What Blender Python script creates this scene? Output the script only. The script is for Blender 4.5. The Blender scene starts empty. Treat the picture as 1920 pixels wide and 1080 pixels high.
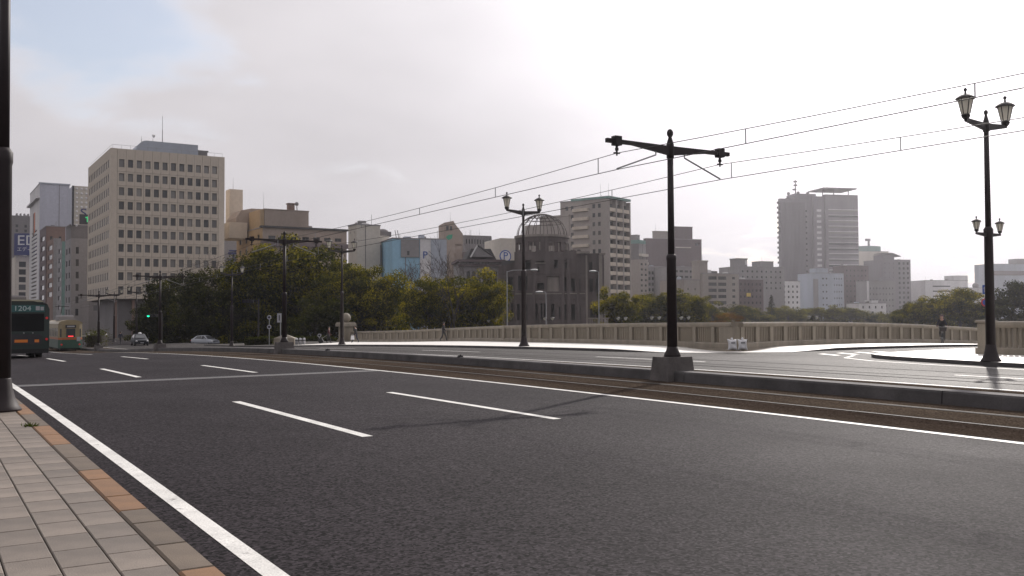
import bpy, math, random
import numpy as np
from mathutils import Matrix, Vector

S = bpy.context.scene
COL = S.collection
R_ = math.radians

# ------------------------------------------------------------------ camera
FPX, EYE, YAW, PITCH, ROLL = 1780.0, 1.5, R_(32.0), R_(1.8), R_(-0.3)
_fw = Vector((math.sin(YAW)*math.cos(PITCH), math.cos(YAW)*math.cos(PITCH), math.sin(PITCH)))
_r0 = Vector((math.cos(YAW), -math.sin(YAW), 0)); _u0 = _r0.cross(_fw)
_r = math.cos(ROLL)*_r0 + math.sin(ROLL)*_u0
_u = -math.sin(ROLL)*_r0 + math.cos(ROLL)*_u0
cam_data = bpy.data.cameras.new('camera')
cam_data.sensor_width = 36.0
cam_data.lens = 36.0*FPX/1920.0
cam_data.clip_start, cam_data.clip_end = 0.1, 6000.0
cam = bpy.data.objects.new('camera', cam_data); COL.objects.link(cam)
cam.matrix_world = Matrix(((_r.x, _u.x, -_fw.x, 0), (_r.y, _u.y, -_fw.y, 0), (_r.z, _u.z, -_fw.z, EYE), (0, 0, 0, 1)))
S.camera = cam

# ------------------------------------------------------------------ sun, sky, exposure
SUN_AZ, SUN_EL = R_(58.2), R_(30.5)          # azimuth measured from +Y towards +X
sun_dir = Vector((math.sin(SUN_AZ)*math.cos(SUN_EL), math.cos(SUN_AZ)*math.cos(SUN_EL), math.sin(SUN_EL)))
sd = bpy.data.lights.new('sun', 'SUN'); sd.energy = 4.0; sd.angle = R_(1.0); sd.color = (1.0, 0.94, 0.87)
sun = bpy.data.objects.new('sun', sd); COL.objects.link(sun)
sun.rotation_euler = sun_dir.to_track_quat('Z', 'Y').to_euler()
sun.location = (40, 30, 60)

W = bpy.data.worlds.new('World'); S.world = W; W.use_nodes = True
nt = W.node_tree; nt.nodes.clear(); L = nt.links
def N(t, **kw):
    n = nt.nodes.new(t)
    for k, v in kw.items(): setattr(n, k, v)
    return n
def mathn(op, a, b=None, clamp=False):
    n = N('ShaderNodeMath', operation=op); n.use_clamp = clamp
    for i, x in enumerate((a, b)):
        if x is None: continue
        if isinstance(x, (int, float)): n.inputs[i].default_value = x
        else: L.new(x, n.inputs[i])
    return n.outputs[0]
tc = N('ShaderNodeTexCoord')
sky = N('ShaderNodeTexSky', sky_type='NISHITA'); sky.sun_disc = False
sky.sun_elevation = SUN_EL; sky.sun_rotation = SUN_AZ
sky.air_density = 1.0; sky.dust_density = 1.6
nrm = N('ShaderNodeVectorMath', operation='NORMALIZE'); L.new(tc.outputs['Generated'], nrm.inputs[0])
dotn = N('ShaderNodeVectorMath', operation='DOT_PRODUCT'); L.new(nrm.outputs[0], dotn.inputs[0]); dotn.inputs[1].default_value = sun_dir
sep = N('ShaderNodeSeparateXYZ'); L.new(nrm.outputs[0], sep.inputs[0])
zz = mathn('MAXIMUM', sep.outputs['Z'], 0.0)
# direction flattened onto a cloud deck, so that clouds shrink towards the horizon
den = mathn('ADD', zz, 0.22)
cx = mathn('DIVIDE', sep.outputs['X'], den); cy = mathn('DIVIDE', sep.outputs['Y'], den)
comb = N('ShaderNodeCombineXYZ'); L.new(cx, comb.inputs[0]); L.new(cy, comb.inputs[1]); comb.inputs[2].default_value = 3.7
n1 = N('ShaderNodeTexNoise'); n1.inputs['Scale'].default_value = 2.3; n1.inputs['Detail'].default_value = 9; n1.inputs['Roughness'].default_value = 0.5
n1.inputs['Distortion'].default_value = 0.35
L.new(comb.outputs[0], n1.inputs['Vector'])
n2 = N('ShaderNodeTexNoise'); n2.inputs['Scale'].default_value = 2.6; n2.inputs['Detail'].default_value = 5; n2.inputs['Roughness'].default_value = 0.5
L.new(comb.outputs[0], n2.inputs['Vector'])
# a clearing in the cloud deck, high over the left end of the street
_clear = (_fw + _r*((140-960)/FPX) - _u*((-235-540)/FPX)).normalized()
dclr = N('ShaderNodeVectorMath', operation='DOT_PRODUCT'); L.new(nrm.outputs[0], dclr.inputs[0]); dclr.inputs[1].default_value = _clear
hole = N('ShaderNodeMapRange', interpolation_type='SMOOTHSTEP'); L.new(dclr.outputs['Value'], hole.inputs['Value'])
hole.inputs['From Min'].default_value = math.cos(R_(12)); hole.inputs['From Max'].default_value = math.cos(R_(3))
hole.inputs['To Min'].default_value = 0.0; hole.inputs['To Max'].default_value = 0.58
cov = mathn('SUBTRACT', mathn('ADD', mathn('MULTIPLY', mathn('SUBTRACT', n1.outputs['Fac'], 0.5), 1.5), 0.82), hole.outputs['Result'])
cmask = N('ShaderNodeMapRange', interpolation_type='SMOOTHSTEP'); L.new(cov, cmask.inputs['Value'])
cmask.inputs['From Min'].default_value = 0.30; cmask.inputs['From Max'].default_value = 0.72; cmask.inputs['To Min'].default_value = 0.30
# cloud brightness: thin bright rims, grey bellies, strong forward scattering round the sun
glow = mathn('MULTIPLY', mathn('POWER', mathn('MAXIMUM', dotn.outputs['Value'], 0.0), 22.0), 3.4)
glow2 = mathn('MULTIPLY', mathn('POWER', mathn('MULTIPLY', mathn('ADD', dotn.outputs['Value'], 1.0), 0.5), 3.0), 0.19)
belly = mathn('MULTIPLY', mathn('SUBTRACT', n2.outputs['Fac'], 0.5), 0.22)
rim = mathn('MULTIPLY', mathn('SUBTRACT', 1.0, cmask.outputs['Result']), 0.45)
high = mathn('MULTIPLY', mathn('MINIMUM', zz, 0.4), 0.42)
lum = mathn('ADD', high, mathn('ADD', mathn('ADD', mathn('ADD', mathn('ADD', 0.555, glow), glow2), belly), rim))
ccol = N('ShaderNodeMix', data_type='RGBA', blend_type='MULTIPLY'); ccol.inputs['Factor'].default_value = 1.0
ccol.inputs['A'].default_value = (1.0, 0.957, 0.992, 1); L.new(lum, ccol.inputs['B'])
skm = N('ShaderNodeMix', data_type='RGBA', blend_type='MULTIPLY'); skm.inputs['Factor'].default_value = 1.0
SKY_STRENGTH = 0.13
L.new(sky.outputs[0], skm.inputs['A']); skm.inputs['B'].default_value = (1, 1, 1, 1)
ccs = N('ShaderNodeMix', data_type='RGBA', blend_type='MULTIPLY'); ccs.inputs['Factor'].default_value = 1.0
ccs.inputs['B'].default_value = (1/SKY_STRENGTH,)*3 + (1,); L.new(ccol.outputs['Result'], ccs.inputs['A'])
fin = N('ShaderNodeMix', data_type='RGBA'); L.new(cmask.outputs['Result'], fin.inputs['Factor'])
L.new(skm.outputs['Result'], fin.inputs['A']); L.new(ccs.outputs['Result'], fin.inputs['B'])
bg = N('ShaderNodeBackground'); bg.inputs['Strength'].default_value = SKY_STRENGTH
L.new(fin.outputs['Result'], bg.inputs['Color'])
wo = N('ShaderNodeOutputWorld'); L.new(bg.outputs[0], wo.inputs['Surface'])

S.view_settings.view_transform = 'Standard'; S.view_settings.look = 'None'
S.view_settings.exposure = -0.16; S.view_settings.gamma = 1.0; S.view_settings.use_curve_mapping = False
S.render.engine = 'CYCLES'
S.cycles.max_bounces = 6; S.cycles.diffuse_bounces = 3; S.cycles.glossy_bounces = 2
S.cycles.transmission_bounces = 3; S.cycles.volume_bounces = 1; S.cycles.transparent_max_bounces = 6
S.cycles.sample_clamp_indirect = 4.0; S.cycles.use_denoising = True
S.cycles.caustics_reflective = False; S.cycles.caustics_refractive = False

# ------------------------------------------------------------------ helpers
rnd = random.Random(7)
def smooth(a, b, x):
    t = min(1.0, max(0.0, (x-a)/(b-a))); return t*t*(3-2*t)
def zg(X, Y):
    """height of the roadway: the bridge is crowned and falls away to the far bank"""
    p = .0003*(Y-20)**2 if Y < 80 else 1.08+1.1*(1-math.exp(-(Y-80)*.036/1.1))
    z = -p*(1-.25*smooth(8, 40, X))
    w = 1-smooth(42, 55, Y)
    return z-.0006*max(0.0, X-32)**2*w
GROUND_Z = -2.75
def ray(px, py): return _fw + _r*((px-960)/FPX) - _u*((py-540)/FPX)
def gpos(px, d):                       # ground position of a bearing and a distance
    v = ray(px, 596)*d; return v.x, v.y
def zat(px, py, d): return EYE + (ray(px, py)*d).z

def pset(o, label=None, cat=None, group=None, kind=None):
    if label: o['label'] = label
    if cat: o['category'] = cat
    if group: o['group'] = group
    if kind: o['kind'] = kind
    return o
def empty(name, loc, rz=0.0, label=None, cat=None, group=None, kind=None):
    o = bpy.data.objects.new(name, None); COL.objects.link(o)
    o.empty_display_size = 0.2
    o.location = loc; o.rotation_euler = (0, 0, rz)
    return pset(o, label, cat, group, kind)
def inst(name, mesh, parent=None, loc=(0, 0, 0), rot=(0, 0, 0), scale=(1, 1, 1)):
    o = bpy.data.objects.new(name, mesh); COL.objects.link(o)
    if parent is not None: o.parent = parent
    o.location = loc; o.rotation_euler = rot; o.scale = scale
    return o
def copy_tree(o, parent=None):
    c = o.copy(); COL.objects.link(c); c.parent = parent
    for ch in list(o.children): copy_tree(ch, c)
    return c

class MB:
    def __init__(s): s.v = []; s.f = []; s.m = []
    def add(s, vs, fs, mi=0):
        b = len(s.v); s.v.extend([tuple(p) for p in vs])
        for f in fs: s.f.append(tuple(b+i for i in f)); s.m.append(mi)
    def box(s, x0, y0, z0, x1, y1, z1, mi=0):
        s.add([(x0,y0,z0),(x1,y0,z0),(x1,y1,z0),(x0,y1,z0),(x0,y0,z1),(x1,y0,z1),(x1,y1,z1),(x0,y1,z1)],
              [(0,3,2,1),(4,5,6,7),(0,1,5,4),(1,2,6,5),(2,3,7,6),(3,0,4,7)], mi)
    def cbox(s, x0, y0, z0, x1, y1, z1, b, mi=0):      # box with chamfered top edges
        s.add([(x0,y0,z0),(x1,y0,z0),(x1,y1,z0),(x0,y1,z0),(x0,y0,z1-b),(x1,y0,z1-b),(x1,y1,z1-b),(x0,y1,z1-b),
               (x0+b,y0+b,z1),(x1-b,y0+b,z1),(x1-b,y1-b,z1),(x0+b,y1-b,z1)],
              [(0,3,2,1),(0,1,5,4),(1,2,6,5),(2,3,7,6),(3,0,4,7),(4,5,9,8),(5,6,10,9),(6,7,11,10),(7,4,8,11),(8,9,10,11)], mi)
    def frust(s, x0, y0, z0, x1, y1, z1, dx, dy, mi=0):  # box whose top is inset
        s.add([(x0,y0,z0),(x1,y0,z0),(x1,y1,z0),(x0,y1,z0),(x0+dx,y0+dy,z1),(x1-dx,y0+dy,z1),(x1-dx,y1-dy,z1),(x0+dx,y1-dy,z1)],
              [(0,3,2,1),(4,5,6,7),(0,1,5,4),(1,2,6,5),(2,3,7,6),(3,0,4,7)], mi)
    def tube(s, pts, radii, n=8, mi=0, cap=True):
        pts = [Vector(p) for p in pts]
        if isinstance(radii, (int, float)): radii = [radii]*len(pts)
        b = len(s.v); prev = None
        for i, p in enumerate(pts):
            d = (pts[min(i+1, len(pts)-1)]-pts[max(i-1, 0)]).normalized()
            if prev is None:
                a = Vector((0, 0, 1)) if abs(d.z) < .9 else Vector((1, 0, 0))
                e1 = d.cross(a).normalized()
            else:
                e1 = (prev-d*prev.dot(d)).normalized()
            prev = e1; e2 = d.cross(e1)
            for k in range(n):
                t = 2*math.pi*k/n
                s.v.append(tuple(p+(e1*math.cos(t)+e2*math.sin(t))*radii[i]))
        for i in range(len(pts)-1):
            for k in range(n):
                k2 = (k+1) % n
                s.f.append((b+i*n+k, b+i*n+k2, b+(i+1)*n+k2, b+(i+1)*n+k)); s.m.append(mi)
        if cap:
            s.f.append(tuple(b+k for k in range(n))[::-1]); s.m.append(mi)
            e = b+(len(pts)-1)*n; s.f.append(tuple(e+k for k in range(n))); s.m.append(mi)
    def cyl(s, p0, p1, r0, r1=None, n=10, mi=0): s.tube([p0, p1], [r0, r0 if r1 is None else r1], n, mi)
    def lathe(s, prof, n=12, c=(0, 0, 0), mi=0, rot0=0.0, cap=True):
        b = len(s.v)
        for r, z in prof:
            for k in range(n):
                t = 2*math.pi*k/n+rot0
                s.v.append((c[0]+r*math.cos(t), c[1]+r*math.sin(t), c[2]+z))
        for i in range(len(prof)-1):
            for k in range(n):
                k2 = (k+1) % n
                s.f.append((b+i*n+k, b+i*n+k2, b+(i+1)*n+k2, b+(i+1)*n+k)); s.m.append(mi)
        if cap:
            s.f.append(tuple(b+k for k in range(n))[::-1]); s.m.append(mi)
            e = b+(len(prof)-1)*n; s.f.append(tuple(e+k for k in range(n))); s.m.append(mi)
    def sphere(s, c, r, n=12, m=8, mi=0, sz=1.0):
        pr = [(max(1e-4, r*math.sin(math.pi*i/m)), -r*sz*math.cos(math.pi*i/m)) for i in range(m+1)]
        s.lathe(pr, n, c, mi)
    def prism_x(s, poly, x0, x1, mi=0, tx=0.0):        # poly in (y, z), swept along x
        n = len(poly)
        s.add([(x0, y, z) for y, z in poly]+[(x1, y, z) for y, z in poly],
              [tuple(range(n))[::-1], tuple(range(n, 2*n))]+[(i, (i+1) % n, n+(i+1) % n, n+i) for i in range(n)], mi)
    def prism_z(s, poly, z0, z1, mi=0):
        n = len(poly)
        s.add([(x, y, z0) for x, y in poly]+[(x, y, z1) for x, y in poly],
              [tuple(range(n))[::-1], tuple(range(n, 2*n))]+[(i, (i+1) % n, n+(i+1) % n, n+i) for i in range(n)], mi)
    def prism_y(s, poly, y0, y1, mi=0):                # poly in (x, z)
        n = len(poly)
        s.add([(x, y0, z) for x, z in poly]+[(x, y1, z) for x, z in poly],
              [tuple(range(n)), tuple(range(n, 2*n))[::-1]]+[(i, n+i, n+(i+1) % n, (i+1) % n) for i in range(n)], mi)
    def mesh(s, name, mats, smooth=False):
        me = bpy.data.meshes.new(name); me.from_pydata(s.v, [], s.f)
        if not isinstance(mats, (list, tuple)): mats = [mats]
        for m in mats: me.materials.append(m)
        if len(mats) > 1: me.polygons.foreach_set('material_index', s.m)
        if smooth: me.polygons.foreach_set('use_smooth', [True]*len(s.f))
        me.update(); return me
    def build(s, name, mats, parent=None, smooth=False, loc=(0, 0, 0), rot=(0, 0, 0)):
        return inst(name, s.mesh(name, mats, smooth), parent, loc, rot)

# ------------------------------------------------------------------ materials
def mat(name, col, rough=0.8, metal=0.0, var=0.18, scale=1.5, grain=0.0, gscale=60.0, bump=0.0, spec=0.5, streak=False, objrand=0.0, coat=0.0):
    m = bpy.data.materials.new(name); m.use_nodes = True
    t = m.node_tree; b = t.nodes['Principled BSDF']; l = t.links
    b.inputs['Roughness'].default_value = rough; b.inputs['Metallic'].default_value = metal
    b.inputs['Specular IOR Level'].default_value = spec
    if coat: b.inputs['Coat Weight'].default_value = coat
    co = t.nodes.new('ShaderNodeTexCoord')
    vec = co.outputs['Object']
    if streak:
        mp = t.nodes.new('ShaderNodeMapping'); mp.inputs['Scale'].default_value = (1, 1, 0.18)
        l.new(vec, mp.inputs['Vector']); vec2 = mp.outputs[0]
    else: vec2 = vec
    nz = t.nodes.new('ShaderNodeTexNoise'); nz.inputs['Scale'].default_value = scale; nz.inputs['Detail'].default_value = 6
    nz.inputs['Roughness'].default_value = 0.6
    l.new(vec2, nz.inputs['Vector'])
    mr = t.nodes.new('ShaderNodeMapRange'); l.new(nz.outputs['Fac'], mr.inputs['Value'])
    mr.inputs['From Min'].default_value = 0.3; mr.inputs['From Max'].default_value = 0.7
    mr.inputs['To Min'].default_value = 1-var; mr.inputs['To Max'].default_value = 1+var
    fac = mr.outputs['Result']
    def mul(a, bb):
        n = t.nodes.new('ShaderNodeMath'); n.operation = 'MULTIPLY'; l.new(a, n.inputs[0])
        if isinstance(bb, float): n.inputs[1].default_value = bb
        else: l.new(bb, n.inputs[1])
        return n.outputs[0]
    g = None
    if grain or bump:
        g = t.nodes.new('ShaderNodeTexNoise'); g.inputs['Scale'].default_value = gscale; g.inputs['Detail'].default_value = 3
        l.new(vec, g.inputs['Vector'])
    if grain:
        m2 = t.nodes.new('ShaderNodeMapRange'); l.new(g.outputs['Fac'], m2.inputs['Value'])
        m2.inputs['From Min'].default_value = 0.3; m2.inputs['From Max'].default_value = 0.7
        m2.inputs['To Min'].default_value = 1-grain; m2.inputs['To Max'].default_value = 1+grain
        fac = mul(fac, m2.outputs['Result'])
    if objrand:
        oi = t.nodes.new('ShaderNodeObjectInfo'); m3 = t.nodes.new('ShaderNodeMapRange'); l.new(oi.outputs['Random'], m3.inputs['Value'])
        m3.inputs['To Min'].default_value = 1-objrand; m3.inputs['To Max'].default_value = 1+objrand
        fac = mul(fac, m3.outputs['Result'])
    mx = t.nodes.new('ShaderNodeVectorMath'); mx.operation = 'SCALE'; mx.inputs[0].default_value = col[:3]; l.new(fac, mx.inputs['Scale'])
    l.new(mx.outputs[0], b.inputs['Base Color'])
    if bump:
        bp = t.nodes.new('ShaderNodeBump'); bp.inputs['Strength'].default_value = bump; bp.inputs['Distance'].default_value = 0.01
        l.new(g.outputs['Fac'], bp.inputs['Height']); l.new(bp.outputs[0], b.inputs['Normal'])
    return m
def emat(name, col, strength):
    m = bpy.data.materials.new(name); m.use_nodes = True
    b = m.node_tree.nodes['Principled BSDF']; b.inputs['Base Color'].default_value = col+(1,)
    b.inputs['Emission Color'].default_value = col+(1,); b.inputs['Emission Strength'].default_value = strength
    return m
def glassmat(name, lo, hi, rough=0.08):
    m = bpy.data.materials.new(name); m.use_nodes = True
    t = m.node_tree; b = t.nodes['Principled BSDF']; l = t.links
    oi = t.nodes.new('ShaderNodeObjectInfo'); mx = t.nodes.new('ShaderNodeMix'); mx.data_type = 'RGBA'
    pw = t.nodes.new('ShaderNodeMath'); pw.operation = 'POWER'; pw.inputs[1].default_value = 2.0
    l.new(oi.outputs['Random'], pw.inputs[0]); l.new(pw.outputs[0], mx.inputs['Factor'])
    mx.inputs['A'].default_value = lo+(1,); mx.inputs['B'].default_value = hi+(1,)
    l.new(mx.outputs['Result'], b.inputs['Base Color'])
    b.inputs['Roughness'].default_value = rough; b.inputs['Specular IOR Level'].default_value = 0.5
    return m
def foliage(name, dark, light, trans=0.35, scale=0.55):
    m = bpy.data.materials.new(name); m.use_nodes = True
    t = m.node_tree; l = t.links; t.nodes.clear()
    out = t.nodes.new('ShaderNodeOutputMaterial'); d = t.nodes.new('ShaderNodeBsdfDiffuse'); tr = t.nodes.new('ShaderNodeBsdfTranslucent')
    mx = t.nodes.new('ShaderNodeMixShader'); mx.inputs[0].default_value = trans
    co = t.nodes.new('ShaderNodeTexCoord'); nz = t.nodes.new('ShaderNodeTexNoise'); nz.inputs['Scale'].default_value = scale; nz.inputs['Detail'].default_value = 5
    nz.inputs['Roughness'].default_value = 0.75
    l.new(co.outputs['Object'], nz.inputs['Vector'])
    at_ = t.nodes.new('ShaderNodeAttribute'); at_.attribute_name = 'tint'          # leaf and clump variation, plus top light painted on upward leaves
    ad = t.nodes.new('ShaderNodeMath'); ad.operation = 'ADD'; l.new(nz.outputs['Fac'], ad.inputs[0]); l.new(at_.outputs['Fac'], ad.inputs[1])
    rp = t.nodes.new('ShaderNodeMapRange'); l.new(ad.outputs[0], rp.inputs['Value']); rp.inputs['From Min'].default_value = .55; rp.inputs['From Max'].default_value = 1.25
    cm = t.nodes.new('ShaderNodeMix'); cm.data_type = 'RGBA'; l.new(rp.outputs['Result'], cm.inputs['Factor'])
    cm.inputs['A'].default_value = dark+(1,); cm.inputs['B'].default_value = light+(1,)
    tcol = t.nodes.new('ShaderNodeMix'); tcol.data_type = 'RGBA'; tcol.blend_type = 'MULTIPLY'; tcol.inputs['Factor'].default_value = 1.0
    l.new(cm.outputs['Result'], tcol.inputs['A']); tcol.inputs['B'].default_value = (1.9, 1.65, .7, 1)      # light through a leaf is yellower
    l.new(cm.outputs['Result'], d.inputs['Color']); l.new(tcol.outputs['Result'], tr.inputs['Color'])
    l.new(d.outputs[0], mx.inputs[1]); l.new(tr.outputs[0], mx.inputs[2]); l.new(mx.outputs[0], out.inputs['Surface'])
    return m
def asphalt(name, base, rough, grain, spec=0.5, brown=None):
    m = bpy.data.materials.new(name); m.use_nodes = True
    t = m.node_tree; b = t.nodes['Principled BSDF']; l = t.links
    co = t.nodes.new('ShaderNodeTexCoord'); vec = co.outputs['Object']
    def noise(sc, det, v=vec, ro=.6):
        n = t.nodes.new('ShaderNodeTexNoise'); n.inputs['Scale'].default_value = sc; n.inputs['Detail'].default_value = det
        n.inputs['Roughness'].default_value = ro; l.new(v, n.inputs['Vector']); return n.outputs['Fac']
    def rng(x, a, bb, lo, hi):
        n = t.nodes.new('ShaderNodeMapRange'); l.new(x, n.inputs['Value'])
        for k, val in zip(('From Min', 'From Max', 'To Min', 'To Max'), (a, bb, lo, hi)): n.inputs[k].default_value = val
        return n.outputs['Result']
    def mul(a, bb):
        n = t.nodes.new('ShaderNodeMath'); n.operation = 'MULTIPLY'; l.new(a, n.inputs[0]); l.new(bb, n.inputs[1]); return n.outputs[0]
    mp = t.nodes.new('ShaderNodeMapping'); mp.inputs['Scale'].default_value = (1.1, 0.07, 1); l.new(vec, mp.inputs['Vector'])
    wear = rng(noise(1.0, 5, mp.outputs[0]), .3, .7, .91, 1.09)          # wheel tracks along the lanes
    patch = rng(noise(0.22, 5), .3, .7, .82, 1.18)
    vo = t.nodes.new('ShaderNodeTexVoronoi'); vo.inputs['Scale'].default_value = 46.0; l.new(vec, vo.inputs['Vector'])
    sp = t.nodes.new('ShaderNodeSeparateColor'); l.new(vo.outputs['Color'], sp.inputs[0])
    stone = rng(sp.outputs[0], 0, 1, 1-grain, 1+grain)
    fine = rng(noise(34.0, 4), .3, .7, 1-.5*grain, 1+.5*grain)
    fac = mul(mul(mul(wear, patch), stone), fine)
    sc = t.nodes.new('ShaderNodeVectorMath'); sc.operation = 'SCALE'; l.new(fac, sc.inputs['Scale'])
    if brown:
        cm = t.nodes.new('ShaderNodeMix'); cm.data_type = 'RGBA'
        cm.inputs['A'].default_value = base+(1,); cm.inputs['B'].default_value = brown+(1,)
        l.new(rng(noise(0.9, 5, mp.outputs[0]), .35, .65, 0, 1), cm.inputs['Factor']); l.new(cm.outputs['Result'], sc.inputs[0])
    else: sc.inputs[0].default_value = base
    l.new(sc.outputs[0], b.inputs['Base Color'])
    l.new(rng(patch, .82, 1.18, rough+.03, rough-.03), b.inputs['Roughness'])
    b.inputs['Specular IOR Level'].default_value = spec
    bp = t.nodes.new('ShaderNodeBump'); bp.inputs['Strength'].default_value = 1.0; bp.inputs['Distance'].default_value = 0.010
    l.new(sp.outputs[1], bp.inputs['Height']); l.new(bp.outputs[0], b.inputs['Normal'])
    return m

M = {}
M['asphalt'] = asphalt('asphalt_near', (.0235, .0198, .0226), .75, 1.0, .05)
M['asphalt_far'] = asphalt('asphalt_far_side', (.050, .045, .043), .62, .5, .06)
M['trackbed'] = asphalt('track_bed', (.074, .058, .045), .85, .55, .0, brown=(.040, .030, .025))
M['joint'] = mat('expansion_joint_rubber', (.085, .08, .076), .7, var=.25, scale=3, grain=.2, gscale=40)
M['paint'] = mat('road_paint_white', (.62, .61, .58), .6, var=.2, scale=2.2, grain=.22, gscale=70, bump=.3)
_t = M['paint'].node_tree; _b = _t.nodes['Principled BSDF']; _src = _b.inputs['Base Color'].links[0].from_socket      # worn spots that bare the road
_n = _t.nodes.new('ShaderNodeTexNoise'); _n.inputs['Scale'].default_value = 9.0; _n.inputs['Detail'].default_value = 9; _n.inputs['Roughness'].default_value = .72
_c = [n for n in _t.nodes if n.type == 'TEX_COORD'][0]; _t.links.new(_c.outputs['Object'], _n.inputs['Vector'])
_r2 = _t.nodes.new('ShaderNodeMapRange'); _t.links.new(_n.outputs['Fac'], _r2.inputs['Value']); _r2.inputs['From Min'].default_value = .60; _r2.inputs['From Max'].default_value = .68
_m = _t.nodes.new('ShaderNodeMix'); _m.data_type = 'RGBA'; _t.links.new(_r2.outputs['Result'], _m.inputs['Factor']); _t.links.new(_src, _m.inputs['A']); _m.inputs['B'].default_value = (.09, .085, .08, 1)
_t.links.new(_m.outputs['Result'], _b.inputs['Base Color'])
M['rail'] = mat('rail_steel', (.10, .09, .08), .65, spec=.05, var=.3, scale=3)
M['groove'] = mat('rail_groove', (.012, .011, .010), .9)
M['paver'] = mat('paver_stone', (.160, .132, .109), .65, var=.28, scale=2.2, grain=.2, gscale=110, bump=.3, objrand=.2)
M['paver_bed'] = mat('paver_joint_sand', (.045, .04, .035), .95)
M['kerb'] = mat('kerb_granite', (.108, .080, .055), .65, var=.2, scale=4, grain=.2, gscale=120, bump=.3, objrand=.12)
M['kerb_rust'] = mat('kerb_orange', (.185, .093, .038), .65, var=.2, scale=4, grain=.2, gscale=120, bump=.3, objrand=.10)
M['concrete'] = mat('concrete_grey', (.20, .185, .175), .8, var=.28, scale=2.2, grain=.15, gscale=70, bump=.3, streak=True)
M['concrete_dark'] = mat('concrete_stained', (.072, .067, .068), .9, var=.35, scale=1.4, grain=.18, gscale=60, bump=.3)
M['parapet'] = mat('parapet_stone', (.225, .195, .155), .75, var=.25, scale=1.6, grain=.14, gscale=50, bump=.2, streak=True)
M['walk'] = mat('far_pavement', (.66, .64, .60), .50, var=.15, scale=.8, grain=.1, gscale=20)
M['iron'] = mat('painted_iron_dark', (.016, .012, .013), .6, var=.3, scale=3)
M['iron_brown'] = mat('painted_iron_brown', (.020, .014, .0155), .6, var=.3, scale=2, spec=.3)
M['wire'] = mat('wire_copper', (.03, .026, .024), .6)
M['frost'] = mat('frosted_glass', (.75, .72, .66), .35, var=.05)
_t = M['frost'].node_tree; _o = [n for n in _t.nodes if n.type == 'OUTPUT_MATERIAL'][0]; _tr = _t.nodes.new('ShaderNodeBsdfTranslucent'); _tr.inputs[0].default_value = (.85, .82, .75, 1)
_mx = _t.nodes.new('ShaderNodeMixShader'); _mx.inputs[0].default_value = .6
_t.links.new(_t.nodes['Principled BSDF'].outputs[0], _mx.inputs[1]); _t.links.new(_tr.outputs[0], _mx.inputs[2]); _t.links.new(_mx.outputs[0], _o.inputs['Surface'])
M['glass'] = glassmat('window_glass', (.018, .021, .026), (.09, .095, .10))
M['glass_grey'] = glassmat('window_glass_grey', (.035, .038, .045), (.26, .25, .24), .2)
M['frame'] = mat('window_frame', (.05, .05, .052), .5)
M['bus_glass'] = mat('bus_glass', (.008, .009, .01), .4, spec=.15)
M['green'] = emat('signal_green', (.02, .95, .45), 3.5)
M['black'] = mat('black_rubber', (.012, .012, .013), .8)
M['steel'] = mat('galvanised_steel', (.30, .30, .31), .45, metal=.6)
M['water'] = mat('river_water', (.02, .03, .03), .08, spec=.5)
M['earth'] = mat('park_ground', (.055, .048, .036), .95, var=.35, scale=.15)
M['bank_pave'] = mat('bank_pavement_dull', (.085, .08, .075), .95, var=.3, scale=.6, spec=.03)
M['white'] = mat('white_paint', (.62, .62, .62), .6, var=.06)
# ================================================================== the setting
def sheet(name, x0, x1, y0, y1, dz, m, parent=None, nx=2, step=2.0, skew=0.0):
    b = MB(); ny = max(2, int(abs(y1-y0)/step)+1)
    xs = np.linspace(x0, x1, nx); ys = np.linspace(y0, y1, ny)
    for y in ys:
        for x in xs:
            yy = y+skew*(x-x0); b.v.append((x, yy, zg(x, yy)+dz))
    for j in range(ny-1):
        for i in range(nx-1):
            k = j*nx+i; b.f.append((k, k+1, k+nx+1, k+nx)); b.m.append(0)
    return b.build(name, m, parent)
def resample(poly, step):
    out = []
    for (x0, y0), (x1, y1) in zip(poly[:-1], poly[1:]):
        n = max(1, int(math.hypot(x1-x0, y1-y0)/step))
        for i in range(n): out.append((x0+(x1-x0)*i/n, y0+(y1-y0)*i/n))
    out.append(poly[-1]); return out
def loft(name, A, B, dz, m, parent=None, drop=None, n=40):
    dzf = dz if callable(dz) else (lambda x, y: dz)
    """surface between two polylines on the roadway, dz above it, with skirts of depth drop"""
    def rs(P):
        d = [0.0]
        for p, q in zip(P[:-1], P[1:]): d.append(d[-1]+math.hypot(q[0]-p[0], q[1]-p[1]))
        return [(float(np.interp(t, d, [p[0] for p in P])), float(np.interp(t, d, [p[1] for p in P]))) for t in np.linspace(0, d[-1], n)]
    A = rs(A); B = rs(B); b = MB()
    for (ax, ay), (bx, by) in zip(A, B):
        for k in range(4):
            x = ax+(bx-ax)*k/3; y = ay+(by-ay)*k/3
            b.v.append((x, y, zg(x, y)+dzf(x, y)))
    for j in range(n-1):
        for k in range(3):
            i = j*4+k; b.f.append((i, i+1, i+5, i+4)); b.m.append(0)
    if drop:
        o = len(b.v)
        for (ax, ay), (bx, by) in zip(A, B):
            b.v.append((ax, ay, zg(ax, ay)+dzf(ax, ay)-drop)); b.v.append((bx, by, zg(bx, by)+dzf(bx, by)-drop))
        for j in range(n-1):
            b.f.append((j*4, (j+1)*4, o+2*j+2, o+2*j)); b.m.append(1)
            b.f.append((j*4+3, o+2*j+1, o+2*j+3, (j+1)*4+3)); b.m.append(1)
        b.f.append((0, 1, 2, 3, o+1, o)); b.m.append(1)
        e = (n-1)*4; b.f.append((e, e+1, e+2, e+3, o+2*n-1, o+2*n-2)); b.m.append(1)
    return b.build(name, [m, M['concrete_dark']] if drop else m, parent)

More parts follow.
